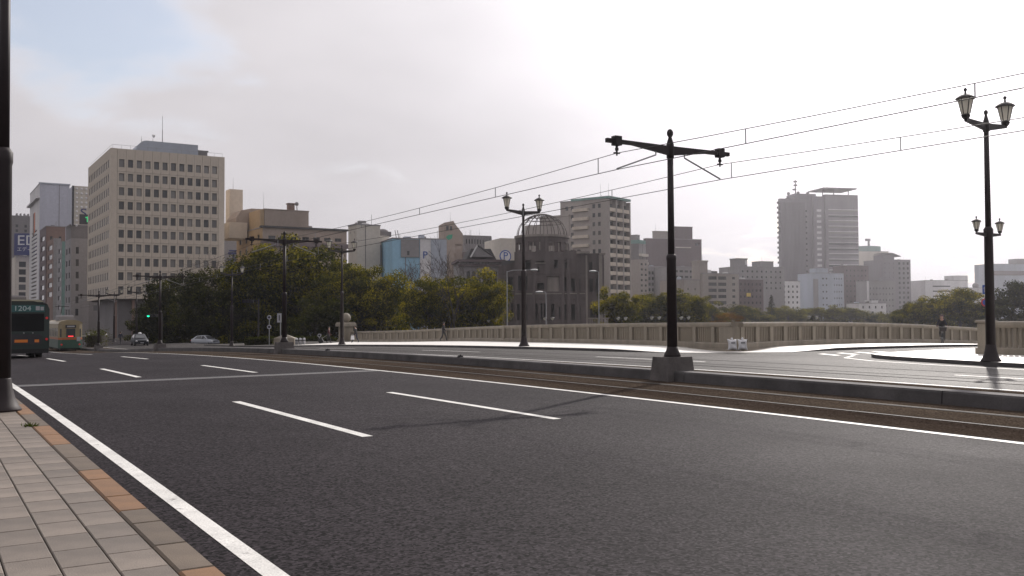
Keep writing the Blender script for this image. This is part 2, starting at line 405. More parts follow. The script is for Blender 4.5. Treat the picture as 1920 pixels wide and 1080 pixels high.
# land on the far bank, the river, the bridge deck
b = MB(); b.add([(-1500, 104, GROUND_Z), (3500, 104, GROUND_Z), (3500, 4500, GROUND_Z), (-1500, 4500, GROUND_Z)], [(0, 1, 2, 3)])
b.add([(-1500, 104, GROUND_Z), (3500, 104, GROUND_Z), (3500, 104, -8), (-1500, 104, -8)], [(3, 2, 1, 0)])
pset(b.build('ground', M['earth']), kind='structure')
b = MB(); b.add([(-1500, -600, -6.2), (3500, -600, -6.2), (3500, 104.5, -6.2), (-1500, 104.5, -6.2)], [(0, 1, 2, 3)])
pset(b.build('river', M['water']), kind='structure')

road = pset(sheet('road', 1.3, 15.2, -40, 130, 0, M['asphalt'], nx=8), kind='structure')
far_road = pset(sheet('far_road', 15.2, 30.0, -40, 130, 0, M['asphalt_far'], nx=8), kind='structure')
branch_road = pset(sheet('branch_road', 30.0, 80.0, 20.5, 38.0, 0, M['asphalt_far'], nx=14), kind='structure')
b = MB(); b.add([(-6, 130, -1.93), (36, 130, -1.75), (36, 175, -2.7), (-6, 175, -2.7), (36, 620, -2.7), (-6, 620, -2.7)], [(0, 1, 2, 3), (3, 2, 4, 5)])
b.add([(30.2, 122, -2.30), (240, 122, -2.30), (240, 160, -2.30), (30.2, 160, -2.30)], [(0, 1, 2, 3)])
pset(b.build('street', M['asphalt']), kind='structure')
b = MB()
b.box(-4.0, -40, -3.2, 30.0, 104, -2.4); 
pset(b.build('bridge_girder', M['concrete_dark']), kind='structure')

# painted lines
sheet('edge_line', 1.79, 1.93, -20, 128, .004, M['paint'], road)
sheet('track_edge_line', 11.28, 11.42, -20, 128, .004, M['paint'], road)
for x in (4.93, 8.13):
    for k in range(-1, 7):
        y = (11.42 if x < 6 else 11.75)+15*k
        sheet('lane_dash', x-.075, x+.075, y, y+6, .004, M['paint'], road)
sheet('track_edge_line', 18.72, 18.86, -20, 128, .004, M['paint'], far_road)
for k in range(-1, 7):
    y = 8.5+15*k
    sheet('lane_dash', 22.2, 22.34, y, y+6, .004, M['paint'], far_road)
# worn line that swings round the corner kerb into the branch
b = MB(); pts = [(25.8, 14), (26.3, 18), (27.0, 20.6), (28.2, 22.6), (30.2, 23.8)]
pr = resample(pts, .5)
for i, (x, y) in enumerate(pr):
    q = pr[min(i+1, len(pr)-1)]; p = pr[max(i-1, 0)]; dx, dy = q[0]-p[0], q[1]-p[1]; l = math.hypot(dx, dy)
    for s in (-.07, .07): b.v.append((x-dy/l*s, y+dx/l*s, zg(x, y)+.004))
for i in range(len(pr)-1): b.f.append((2*i, 2*i+1, 2*i+3, 2*i+2)); b.m.append(0)
b.build('corner_line', M['paint'], far_road)

# expansion joint right across the deck
sheet('expansion_joint', 1.5, 11.25, 24.2, 24.75, .003, M['joint'], road, nx=8, skew=.10)
for dy in (.0, .51):
    sheet('joint_edge_bar', 1.5, 11.25, 24.2+dy, 24.25+dy, .007, M['steel'], road, nx=8, step=1, skew=.10)

# tram tracks
for cx, r in ((13.42, road), (16.95, far_road)):
    x0, x1 = (11.52, 14.93) if cx < 15 else (15.47, 18.6)
    sheet('track_bed', x0, x1, -40, 130, .003, M['trackbed'], r, nx=4)
    for s in (-1, 1):
        xr = cx+s*.7175
        sheet('rail', xr-.028, xr+.028, -40, 260, .012, M['rail'], r)
        sheet('rail_groove', xr-s*.03, xr-s*.11, -40, 130, .008, M['groove'], r)

# low kerb wall between the two tracks, in blocks
mk = empty('median_kerb', (15.2, 0, 0), kind='structure')
y = -29.0
while y < 128:
    b = MB(); n = 5; y1 = y+6.48
    for i in range(n+1):
        yy = y+(y1-y)*i/n; z = zg(15.2, yy)
        for dx, dz in ((-.25, -.05), (-.235, .20), (-.215, .235), (.215, .235), (.235, .20), (.25, -.05)): b.v.append((dx, yy, z+dz))
    for i in range(n):
        for k in range(5): b.f.append((i*6+k, i*6+k+1, i*6+k+7, i*6+k+6)[::-1]); b.m.append(0)
    b.f.append(tuple(range(6))); b.m.append(0); e = n*6; b.f.append(tuple(e+k for k in range(6))[::-1]); b.m.append(0)
    b.build('kerb_block', M['concrete_dark'], mk)
    y += 6.5
for yy in (27.3, 39.2):                                    # small dark studs on top of the kerb
    st = MB(); st.frust(-.09, -.07, 0, .09, .07, .06, .03, .025); st.cyl((0, 0, .06), (0, 0, .085), .03, .025, 8)
    pset(st.build('kerb_stud', M['black'], loc=(15.05, yy, zg(15.05, yy)+.235)),
         'small dark stud on the median kerb, '+('nearer to the concrete footing' if yy < 30 else 'farther along towards the trees'), 'stud', 'studs on the median kerb')

# near pavement: kerb stones and pavers one by one
SW = .13
pv = empty('sidewalk', (0, 0, 0), kind='structure')
def slope(x, y): return math.atan((zg(x, y+.5)-zg(x, y-.5)))
sheet('paver_bed', -3.2, 1.27, -20, 16.1, SW-.016, M['paver_bed'], pv, nx=3)
sheet('paving_beyond', -3.2, 1.26, 16.1, 128, SW, M['paver'], pv, nx=3)
sheet('paving_behind', -3.2, 1.26, -20, 4.0, SW, M['paver'], pv, nx=3)
pav = {}
def paver_mesh(key, w, l, m, bev=.006):
    if key not in pav:
        b = MB(); b.cbox(-w/2, -l/2, -.05, w/2, l/2, 0, bev); pav[key] = b.mesh('paver', m)
    return pav[key]
cols = [1.262, .985, .708, .431, .154, -.123, -.40]
for ci in range(6):
    w = cols[ci]-cols[ci+1]-.009; x = (cols[ci]+cols[ci+1])/2
    off = (0.0, .24, .10, .31, .17, .05)[ci]
    for k in range(27):
        y = 4.02+off+k*.4475; yc = y+.2237
        inst('paver', paver_mesh('p', w, .4395, M['paver']), pv, (x, yc, zg(x, yc)+SW+rnd.uniform(-.0012, .0012)), (slope(x, yc)+rnd.uniform(-.002, .002), rnd.uniform(-.003, .003), 0))
ks = [2.4, 3.3, 4.2, 4.9, 5.64, 6.32, 7.05, 7.55, 8.18, 9.09, 9.67, 10.6, 11.74, 12.75, 13.83, 14.6, 15.6, 16.5, 17.5, 18.5, 19.6, 20.7]
for y0, y1 in zip(ks[:-1], ks[1:]):
    orange = y1 <= 5.65 or (7.5 < y0 and y1 < 9.7) or (11.7 < y0 and y1 < 13.9) or (15.5 < y0 < 17)
    mm = M['kerb_rust'] if orange else M['kerb']
    b = MB(); l = y1-y0-.008
    b.cbox(-.107, -l/2, -.22, .107, l/2, 0, .014)
    yc = (y0+y1)/2
    inst('kerb_stone', b.mesh('kerb_stone', mm), pv, (1.378, yc, zg(1.4, yc)+SW+.002), (slope(1.4, yc), 0, 0))
loft('kerb_run', [(1.271, 20.7), (1.271, 128)], [(1.485, 20.7), (1.485, 128)], SW+.002, M['kerb'], pv, drop=.2)
# tuft of weeds in the joint at the foot of the near lamp post
b = MB()
for k in range(70):
    a = rnd.uniform(0, 6.28); r = rnd.uniform(0, .11); h = rnd.uniform(.02, .06); t = rnd.uniform(0, 6.28)
    p = Vector((r*math.cos(a), r*1.6*math.sin(a), 0)); d = Vector((math.cos(t), math.sin(t), 0))
    b.add([p-d*.008, p+d*.008, p+d*.02+Vector((.02*math.cos(a), .02*math.sin(a), h))], [(0, 1, 2)])
M['weed'] = foliage('weed_leaf', (.035, .05, .012), (.08, .10, .02), .3, 20)
pset(b.build('weeds', M['weed'], loc=(1.24, 13.9, zg(1.24, 13.9)+SW)), 'small tuft of weeds growing at the kerb', 'weeds', kind='stuff')

# far pavement, the corner island, and branch pavements
fk = [(29.6, 29.0), (28.2, 29.6), (27.2, 31.2), (26.7, 34), (26.5, 45), (26.6, 60), (27.0, 80), (27.4, 101), (27.6, 128)]
PAR_MAIN = [(30.3, 30.1), (31.4, 34.5), (32.6, 39.5), (33.9, 47), (35.0, 54), (36.0, 58.5), (38.4, 67), (40.3, 76.4), (41.4, 88), (41.9, 101.5)]
PAR_BRANCH = [(30.3, 30.1), (35.0, 31.9), (40.5, 33.6), (46.0, 35.1), (52, 36.6), (58.5, 38.2), (66, 40.0), (76, 42.2)]
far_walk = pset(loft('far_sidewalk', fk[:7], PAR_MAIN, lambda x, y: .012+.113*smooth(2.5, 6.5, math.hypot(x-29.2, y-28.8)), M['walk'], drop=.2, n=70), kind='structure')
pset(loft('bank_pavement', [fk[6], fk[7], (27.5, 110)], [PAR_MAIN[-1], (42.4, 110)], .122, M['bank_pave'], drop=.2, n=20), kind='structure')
bk = [(29.6, 29.0), (31.2, 27.8), (35.9, 28.3), (40.6, 29.0), (49, 30.6), (64, 33.4), (80, 36.4)]
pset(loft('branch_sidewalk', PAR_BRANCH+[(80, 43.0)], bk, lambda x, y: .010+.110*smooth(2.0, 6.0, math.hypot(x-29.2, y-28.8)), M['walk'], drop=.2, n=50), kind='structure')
ik = [(31.0, 22.9), (29.6, 22.6), (28.9, 22.0), (28.1, 20.6), (27.4, 18.4), (26.8, 16), (26.5, 13), (26.4, 5), (26.4, -30)]
ip = [(33.3, 23.1), (32.7, 22.0), (32.35, 21.0), (32.3, 20.0), (32.15, 18.4), (32.05, 16), (32.0, 13), (31.8, 5), (31.7, -30)]
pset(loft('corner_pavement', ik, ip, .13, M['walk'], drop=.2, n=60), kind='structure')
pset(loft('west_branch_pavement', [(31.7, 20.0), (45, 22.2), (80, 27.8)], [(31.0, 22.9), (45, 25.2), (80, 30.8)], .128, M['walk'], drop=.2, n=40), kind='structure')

# ------------------------------------------------------------------ parapets
HP = 1.16
def parapet(name, path, label, ends=(True, True), individual=True, pitch=.205, bay=1.64):
    P = resample(path, .8)
    d = [0.0]
    for p, q in zip(P[:-1], P[1:]): d.append(d[-1]+math.hypot(q[0]-p[0], q[1]-p[1]))
    Ltot = d[-1]
    def pt(s):
        x = float(np.interp(s, d, [p[0] for p in P])); y = float(np.interp(s, d, [p[1] for p in P]))
        x2 = float(np.interp(min(s+.3, Ltot), d, [p[0] for p in P])); y2 = float(np.interp(min(s+.3, Ltot), d, [p[1] for p in P]))
        x1 = float(np.interp(max(s-.3, 0), d, [p[0] for p in P])); y1 = float(np.interp(max(s-.3, 0), d, [p[1] for p in P]))
        return x, y, zg(x, y)+.12, math.atan2(y2-y1, x2-x1)
    root = empty(name, (0, 0, 0), label=label, cat='parapet', group='stone parapets of the bridge')
    def run(nm, prof):
        b = MB(); n = max(2, int(Ltot/1.0)); k = len(prof)
        for i in range(n+1):
            x, y, z, a = pt(Ltot*i/n)
            for u, w in prof: b.v.append((x-math.sin(a)*u, y+math.cos(a)*u, z+w))
        for i in range(n):
            for j in range(k):
                j2 = (j+1) % k; b.f.append((i*k+j, i*k+j2, (i+1)*k+j2, (i+1)*k+j)); b.m.append(0)
        b.f.append(tuple(range(k))[::-1]); b.m.append(0); e = n*k; b.f.append(tuple(e+j for j in range(k))); b.m.append(0)
        b.build(nm, M['parapet'], root)
    run('plinth', [(-.19, -.3), (.19, -.3), (.19, .20), (.15, .25), (-.15, .25), (-.19, .20)])
    run('deck_edge', [(-.30, -1.3), (.45, -1.3), (.45, -.02), (-.30, -.02)])
    run('top_rail', [(-.13, .94), (.13, .94), (.17, .99), (.19, 1.04), (.19, 1.11), (.15, HP), (-.15, HP), (-.19, 1.11), (-.19, 1.04), (-.17, .99)])
    pb = MB(); pb.box(-.16, -.14, .22, .16, .14, .95); pm = pb.mesh('post', M['parapet'])
    bb = MB(); bb.add([(-.07, -.05, .22), (.07, -.05, .22), (.07, .05, .22), (-.07, .05, .22), (-.045, -.045, .36), (.045, -.045, .36), (.045, .045, .36), (-.045, .045, .36),
                       (-.045, -.045, .80), (.045, -.045, .80), (.045, .045, .80), (-.045, .045, .80), (-.08, -.05, .95), (.08, -.05, .95), (.08, .05, .95), (-.08, .05, .95)],
                      [(i*4+k, i*4+(k+1) % 4, i*4+4+(k+1) % 4, i*4+4+k) for i in range(3) for k in range(4)])
    bm = bb.mesh('baluster', M['parapet'])
    nb = max(1, int(Ltot/bay)); far = MB()
    for i in range(nb+1):
        s = Ltot*i/nb; x, y, z, a = pt(s)
        inst('post', pm, root, (x, y, z), (0, 0, a))
        if i == nb: break
        L0 = s+.16; L1 = Ltot*(i+1)/nb-.16; k = max(1, round((L1-L0)/pitch))
        for j in range(k):
            ss = L0+(j+.5)*(L1-L0)/k; x, y, z, a = pt(ss)
            if individual: inst('baluster', bm, root, (x, y, z), (0, 0, a))
            else:
                ca, sa = math.cos(a), math.sin(a)
                far.add([(x+vx*ca-vy*sa, y+vx*sa+vy*ca, z+vz) for vx, vy, vz in bb.v], bb.f)
    if not individual: pset(far.build('balusters', M['parapet'], root), kind='stuff')
    for flag, s in zip(ends, (0, Ltot)):
        if flag:
            x, y, z, a = pt(s); e = MB()
            e.box(-.27, -.27, -.3, .27, .27, .22); e.cbox(-.21, -.21, .22, .21, .21, 1.12, .03); e.cbox(-.27, -.27, 1.121, .27, .27, 1.22, .04)
            e.build('end_pillar', M['parapet'], root, loc=(x, y, z), rot=(0, 0, a))
    return root
i1 = 5
def wall_panel(root, x, y, a, w):                  # plain panel filling a bay, flush under the rail
    b = MB(); b.box(-w/2, -.15, .2, w/2, .15, .945); b.build('wall_panel', M['parapet'], root, loc=(x, y, zg(x, y)+.12), rot=(0, 0, a))
_p1 = parapet('parapet', PAR_MAIN[:i1+1], 'stone balustrade behind the lamp post, from the sandbags towards the ruined dome', (False, False))
parapet('parapet', PAR_MAIN[i1:], 'far stone balustrade descending to the pedestal with the stone ball', (False, False), individual=False)
parapet('parapet', [(PAR_BRANCH[0][0]+.45, PAR_BRANCH[0][1]+.17)]+PAR_BRANCH[1:], 'stone balustrade behind the cyclist on the branch bridge', (False, True))
parapet('parapet', [(32.25, 19.75), (32.15, 18.2), (32.05, 16), (31.9, 10), (31.8, 2)], 'nearest stone balustrade at the right edge, behind the four lantern post', (True, False))
parapet('parapet', [(32.75, 19.95), (45, 22.1), (56, 23.8)], 'west balustrade of the branch bridge, mostly hidden at right edge', (False, False), individual=False)
a_ = math.atan2(PAR_MAIN[1][1]-PAR_MAIN[0][1], PAR_MAIN[1][0]-PAR_MAIN[0][0])
wall_panel(_p1, PAR_MAIN[0][0]+.55*math.cos(a_), PAR_MAIN[0][1]+.55*math.sin(a_), a_, 1.15)
b = MB(); b.box(-.2, -.2, 0, .2, .2, 1.19); b.build('joint_pier', M['parapet'], _p1, loc=(36.0, 58.5, zg(36, 58.5)+.1), rot=(0, 0, R_(75)))
# sealed seams worn into the far lanes
M['seam'] = mat('seam_tar', (.010, .009, .009), 1.0, var=.3, scale=2, spec=.0)
for xs_, w_ in ((20.35, .10), (21.3, .07), (23.3, .08)):
    sheet('tar_seam', xs_, xs_+w_, -20, 120, .0035, M['seam'], far_road)

# slanted white stripes in front of the corner island
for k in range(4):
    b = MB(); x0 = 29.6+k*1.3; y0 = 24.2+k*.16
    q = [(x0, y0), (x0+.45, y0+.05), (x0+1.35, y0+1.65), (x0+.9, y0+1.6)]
    b.add([(x, y, zg(x, y)+.004) for x, y in q], [(0, 1, 2, 3)]); b.build('white_stripe', M['paint'], far_road if x0 < 30 else branch_road)
# ================================================================== street furniture
def lantern(parent, c, s):
    """tapered six sided lantern: base cup, glass, ribs, hat with finial"""
    root = MB()
    root.lathe([(.05*s, -.10*s), (.10*s, -.04*s), (.12*s, .02*s), (.09*s, .05*s)], 8, c); 
    x, y, z = c
    g = MB(); g.lathe([(.10*s, .05*s), (.185*s, .46*s)], 6, c); 
    for k in range(6):
        t = math.pi*k/3
        root.cyl((x+.10*s*math.cos(t), y+.10*s*math.sin(t), z+.05*s), (x+.19*s*math.cos(t), y+.19*s*math.sin(t), z+.46*s), .014*s, n=5)
    root.lathe([(.19*s, .445*s), (.25*s, .455*s), (.255*s, .48*s), (.16*s, .545*s), (.06*s, .59*s), (.03*s, .60*s), (.022*s, .66*s), (.045*s, .69*s), (.045*s, .72*s), (.01*s, .76*s)], 12, c)
    o = root.build('lantern', M['iron'], parent, smooth=False)
    g.build('lantern_glass', M['frost'], o)
    return o
def lamp_post(x, y, label, low=False, rz=0.0, h=7.2, base_dz=.13, seg=14):
    z = zg(x, y)+base_dz
    o = empty('lamp_post', (x, y, z), rz, label, 'lamp post', 'twin lantern lamp posts on the bridge')
    b = MB(); b.lathe([(.29, 0), (.29, .03), (.25, .08), (.20, .20), (.165, .34), (.145, .48), (.14, .5)], 16); b.build('base', M['iron_brown'], o, smooth=True)
    b = MB(); b.lathe([(.14, .45), (.122, 3.75), (.135, 3.80), (.135, 3.95), (.09, 4.02)], seg); b.build('lower_pole', M['iron_brown'], o, smooth=True)
    b = MB(); b.lathe([(.085, 3.9), (.07, h-.25)], 12); b.build('upper_pole', M['iron_brown'], o, smooth=True)
    b = MB(); b.lathe([(.095, h-.3), (.10, h-.1), (.07, h+.05), (.05, h+.12), (.035, h+.2), (.06, h+.26), (.05, h+.32), (.01, h+.35)], 12); b.build('finial', M['iron'], o, smooth=True)
    for s in (-1, 1):
        b = MB(); b.frust(0, -.05, 0, .9, .05, .14, 0, .01)
        b = MB(); b.prism_y([(s*.05, h-.28), (s*1.04, h-.10), (s*1.04, h-.0), (s*.05, h-.06)][::s], -.04, .04); b.build('arm', M['iron'], o)
        lantern(o, (s*1.02, 0, h+.06), 1.1)
    if low:
        for s in (-1, 1):
            b = MB(); b.prism_y([(s*.1, 3.72), (s*.62, 3.78), (s*.62, 3.84), (s*.1, 3.84)][::s], -.025, .025); b.build('lower_arm', M['iron'], o)
            lantern(o, (s*.60, 0, 3.9), .55)
    return o
lamp_post(1.07, 16.40, 'dark post close by at the left edge, standing on the paved kerb', h=7.6)
lamp_post(27.15, 16.5, 'tall four lantern post at the right, on the corner pavement', low=True)
lamp_post(27.1, 42.2, 'twin lantern post in front of the ruined dome')
lamp_post(27.25, 68, 'twin lantern post in front of the large evergreen tree, right of the stone ball')
lamp_post(26.3, 94.5, 'small distant twin lantern post between the silver car and the evergreen')
for k, (px, d) in enumerate(((256, 133), (214, 142))):
    x, y = gpos(px, d)
    lamp_post(x, y, 'far twin lantern post above the taxi, before the office block' if k == 0 else 'farthest twin lantern post, left of the taxi under the office block', base_dz=0)

M['footing'] = mat('footing_concrete', (.11, .10, .098), .9, var=.3, scale=2, grain=.2, gscale=60, bump=.3, spec=.2)
ZW, ZM = 4.9, 5.28       # contact and messenger wires
def catenary(y, label, zo=0):
    x = 15.2; z = zg(x, y)
    o = empty('catenary_pole', (x, y, z), 0, label, 'tram pole', 'tram wire poles on the median kerb')
    b = MB(); b.frust(-.43, -.33, 0, .43, .33, .56, .06, .05); b.build('footing', M['footing'], o)
    b = MB(); b.lathe([(.20, .561), (.20, .61), (.145, .72), (.125, .8)], 12); b.build('pole_base', M['iron_brown'], o, smooth=True)
    b = MB(); b.lathe([(.125, .75), (.112, 2.85), (.122, 2.87), (.122, 2.95), (.085, 3.0)], 12); b.build('lower_pole', M['iron_brown'], o, smooth=True)
    b = MB(); b.lathe([(.082, 2.9), (.072, 5.3)], 12); b.build('upper_pole', M['iron_brown'], o, smooth=True)
    b = MB(); b.lathe([(.09, 5.3), (.092, 5.62), (.055, 5.75), (.04, 5.80), (.075, 5.86), (.078, 5.92), (.05, 5.98), (.01, 6.0)], 12); b.build('finial', M['iron_brown'], o, smooth=True)
    for s in (-1, 1):
        b = MB(); b.prism_y([(s*.06, 5.37), (s*1.15, 5.505), (s*1.92, 5.505), (s*1.92, 5.60), (s*.06, 5.585)][::s], -.045, .045); b.build('arm', M['iron_brown'], o)
        b = MB(); b.box(s*1.62-.095, -.08, 5.455, s*1.62+.095, .08, 5.67); c = b.build('clamp', M['iron_brown'], o)
        b = MB(); b.cyl((s*1.62, 0, 5.455), (s*1.62, 0, 5.22), .03, .018, 8); b.cyl((s*1.62, 0, 5.40), (s*1.62, 0, 5.34), .042, .042, 8); b.box(s*1.62-.08, -.025, ZM-.015, s*1.62+.08, .025, ZM+.015); b.build('insulator', M['iron_brown'], o)
        b = MB(); b.tube([(s*.45, 0, 5.42), (s*.45, 0, 5.34), (s*1.62, 0, ZW+.02)], .019, 6); b.build('steady_arm', M['steel'], o)
    return o
YP = (17.15, 45.4, 73.7, 102.0)
for y, lb in zip(YP, ('nearest tram wire pole with crossarm on a concrete footing in the median', 'second tram wire pole, dark crossarm in front of the evergreen tree',
                      'third tram wire pole, thin crossarm in front of the office block', 'farthest tram wire pole beside the green tram')):
    catenary(y, lb)
# overhead wires: a messenger and a contact wire over each track, tied by droppers
for s, nm in ((-1, 'near'), (1, 'far')):
    x = 15.2+s*1.62
    o = empty('overhead_wire', (0, 0, 0), 0, 'overhead tram wire pair over the '+('nearer track, upper of the two pairs' if s < 0 else 'farther track, lower of the two pairs'), 'wire', 'overhead tram wires')
    ys = [-14.0, -11.1]+list(YP)+[130.0]
    mp, cp = [], []
    for a, c in zip(ys[:-1], ys[1:]):
        n = 10
        for i in range(n):
            t = i/n; yy = a+(c-a)*t
            zb = zg(15.2, a)*(1-t)+zg(15.2, c)*t
            mp.append((x, yy, zb+ZM-.19*4*t*(1-t))); cp.append((x, yy, zb+ZW))
    b = MB(); b.tube(mp, .0085, 5); b.build('messenger_wire', M['wire'], o)
    b = MB(); b.tube(cp, .0095, 5); b.build('contact_wire', M['wire'], o)
    b = MB(); b.cyl((0, 0, 0), (0, 0, 1), .012, n=5); dm = b.mesh('dropper', M['steel'])
    for k in range(26):
        yy = 2.6+4.72*k+(1.1 if s < 0 else 0)
        if yy > 125: break
        zc = float(np.interp(yy, [p[1] for p in cp], [p[2] for p in cp])); zm = float(np.interp(yy, [p[1] for p in mp], [p[2] for p in mp]))
        inst('dropper', dm, o, (x, yy, zc), scale=(1, 1, zm-zc))

# pedestal with the stone ball at the end of the bridge
x, y = 41.6, 102.6; z = zg(x, y)+.1
o = empty('stone_ball_pedestal', (x, y, z), R_(5), 'stone pedestal with a big ball on top at the far end of the balustrade', 'pedestal')
b = MB(); b.box(-.75, -.75, -.2, .75, .75, .25); b.cbox(-.62, -.62, .251, .62, .62, 1.75, .04); b.build('pillar', M['parapet'], o)
b = MB(); b.cbox(-.88, -.88, 1.751, .88, .88, 2.15, .08); b.box(-.8, -.8, 2.151, .8, .8, 2.25); b.build('cap', M['parapet'], o)
b = MB(); b.sphere((0, 0, 2.74), .56, 24, 16); b.build('ball', M['parapet'], o, smooth=True)

# sandbags leaning where the two balustrades meet
def text_mesh(txt, size, m, ext=0.004, align='CENTER'):
    cu = bpy.data.curves.new('lettering', 'FONT'); cu.body = txt; cu.size = size; cu.align_x = align; cu.align_y = 'CENTER'; cu.extrude = ext; cu.resolution_u = 3
    ob = bpy.data.objects.new('lettering', cu); COL.objects.link(ob)
    dg = bpy.context.evaluated_depsgraph_get(); me = bpy.data.meshes.new_from_object(ob.evaluated_get(dg))
    bpy.data.objects.remove(ob); me.materials.clear(); me.materials.append(m); return me
M['bag'] = mat('woven_bag', (.62, .62, .64), .8, var=.12, scale=6, grain=.1, gscale=60)
M['ink'] = mat('dark_ink', (.03, .03, .035), .8)
for k, (px, d) in enumerate(((1373, 39.4), (1392, 39.4))):
    x, y = gpos(px, d); b = MB(); n = 11
    for j in range(n+1):
        for i in range(n+1):
            u, v = i/n*2-1, j/n*2-1
            edge = max(abs(u), abs(v)); w = .21*(1-.22*math.cos(v*1.57)*(abs(u)**3)); hh = .24*(1-.16*math.cos(u*1.57)*abs(v)**3)
            th = .105*math.sqrt(max(0, 1-u**4))*math.sqrt(max(0, 1-v**4))
            for s in (1,): b.v.append((u*w, -th-.005+.015*math.sin(5*u+3*v+k), v*hh+.24))
    for j in range(n+1):
        for i in range(n+1):
            u, v = i/n*2-1, j/n*2-1; w = .21*(1-.22*math.cos(v*1.57)*(abs(u)**3)); hh = .24*(1-.16*math.cos(u*1.57)*abs(v)**3)
            th = .06*math.sqrt(max(0, 1-u**4))*math.sqrt(max(0, 1-v**4)); b.v.append((u*w, th+.005, v*hh+.24))
    q = (n+1)**2
    for j in range(n):
        for i in range(n):
            a = j*(n+1)+i; b.f.append((a, a+1, a+n+2, a+n+1)); b.m.append(0); b.f.append((q+a, q+a+n+1, q+a+n+2, q+a+1)); b.m.append(0)
    for i in range(n):
        for a, c in ((i, i+1), (n*(n+1)+i+1, n*(n+1)+i), ((i+1)*(n+1), i*(n+1)), (i*(n+1)+n, (i+1)*(n+1)+n)):
            b.f.append((a, q+a, q+c, c)); b.m.append(0)
    o = empty('sandbag', (x, y, zg(x, y)+.12), -YAW+R_(6-10*k), ('left' if k == 0 else 'right')+' one of two white sandbags leaning on the balustrade corner', 'sandbag', 'white sandbags at the balustrade corner')
    bag = b.build('bag', M['bag'], o, smooth=True, rot=(R_(-10), 0, 0))
    b = MB()
    for i in range(4): b.box(-.085+i*.045, -.135, .27, -.05+i*.045, -.132, .32)
    b.build('print', M['ink'], bag)
    b = MB(); b.sphere((0, 0, 0), .05, 8, 6); b.build('tied_neck', M['bag'], bag, loc=(.0, 0, .49))

# cobra street lamps and twin globe park lamps on the far bank, below the ruin
def street_lamp(px, d, py, arm, label):
    x, y = gpos(px, d); top = zat(px, py, d)-GROUND_Z
    o = empty('street_lamp', (x, y, GROUND_Z), -YAW, label, 'street lamp', 'street lamps on the far bank')
    b = MB(); b.lathe([(.09, 0), (.05, top)], 8); b.build('pole', M['steel'], o)
    b = MB(); b.tube([(0, 0, top-.1), (arm*.25, 0, top+.1), (arm, 0, top+.12)], .045, 6); b.build('arm', M['steel'], o)
    b = MB(); b.sphere((arm+math.copysign(.45, arm), 0, top+.12), .5, 10, 6, sz=.26); b.build('lamp_head', M['white'], o, smooth=True)
street_lamp(1024, 122, 549, -.4, 'street lamp with a pale head low in front of the ruin, near its middle')
street_lamp(1123, 124, 510, -.3, 'tall street lamp in front of the right corner of the ruin')
street_lamp(951, 120, 508, 3.0, 'street lamp with a long arm reaching right across the left of the ruin')
def park_lamp(px, d, py, label):
    x, y = gpos(px, d); top = zat(px, py, d)-GROUND_Z
    o = empty('park_lamp', (x, y, GROUND_Z), -YAW, label, 'park lamp', 'twin globe lamps on the river bank')
    b = MB(); b.lathe([(.10, 0), (.05, .5), (.045, top)], 8); b.cyl((-.55, 0, top-.1), (.55, 0, top-.1), .035, n=6); b.build('pole', M['iron'], o)
    for s in (-1, 1):
        b = MB(); b.lathe([(.05, -.1), (.14, -.02), (.24, .2), (.26, .26)], 10); b.build('globe', M['frost'], o, smooth=True, loc=(s*.52, 0, top-.02))
        b = MB(); b.lathe([(.28, .24), (.18, .32), (.02, .38)], 10); b.build('cap', M['iron'], o, loc=(s*.52, 0, top-.02))
for px, py, lb in ((1029, 599, 'twin globe park lamp at the foot of the ruin'), (1166, 599, 'twin globe park lamp right of the ruin, below the yellow green tree'),
                   (1229, 598, 'twin globe park lamp just left of the nearest tram pole'), (1284, 598, 'twin globe park lamp just right of the nearest tram pole'),
                   (1524, 597, 'twin globe park lamp below the pale towers at the right'), (923, 603, 'twin globe park lamp left of the ruin, under the tree')):
    park_lamp(px, 132, py, lb)

# signs
M['sign_white'] = mat('sign_white', (.34, .34, .36), .5, var=.05)
M['sign_blue'] = mat('sign_blue', (.02, .07, .30), .5, var=.05)
M['sign_red'] = mat('sign_red', (.42, .03, .03), .5, var=.05)
def post_sign(px, d, label, items, rz=None, top=None):
    x, y = gpos(px, d); z = zg(x, y)+.1 if y < 128 else GROUND_Z
    o = empty('road_sign', (x, y, z), -YAW, label, 'road sign')
    hi = max(zat(px, i[2], d) for i in items)-z
    b = MB(); b.cyl((0, 0, 0), (0, 0, hi), .035, n=8); b.build('post', M['steel'], o)
    for kind, dx, py, w, h in items:
        zc = zat(px, py, d)-z; c = (dx*d/FPX, -.05, zc); w *= d/FPX; h *= d/FPX
        if kind == 'rect': b = MB(); b.box(-w/2, -.015, -h/2, w/2, .015, h/2); p = b.build('panel', M['sign_white'], o, loc=c); b = MB(); b.box(-w*.12, -.02, -h*.3, w*.12, -.0155, h*.3); b.build('lettering', M['ink'], p)
        if kind == 'blue': b = MB(); b.box(-w/2, -.015, -h/2, w/2, .015, h/2); p = b.build('panel', M['sign_blue'], o, loc=c); b = MB(); b.prism_y([(-w*.1, -h*.3), (w*.1, -h*.3), (w*.1, h*.1), (w*.3, h*.1), (0, h*.35), (-w*.3, h*.1), (-w*.1, h*.1)], -.02, -.0155); b.build('arrow', M['sign_white'], p)
        if kind == 'round':
            b = MB(); b.cyl((0, .015, 0), (0, -.015, 0), w/2, n=20); p = b.build('disc', M['sign_red'], o, loc=c)
            b = MB(); b.cyl((0, -.0155, 0), (0, -.02, 0), w*.36, n=20); b.build('field', M['sign_blue'], p)
        if kind == 'roundw':
            b = MB(); b.cyl((0, .015, 0), (0, -.015, 0), w/2, n=20); p = b.build('disc', M['sign_white'], o, loc=c)
            b = MB(); b.cyl((0, -.0155, 0), (0, -.02, 0), w*.3, n=16); b.build('field', M['ink'], p)
    return o
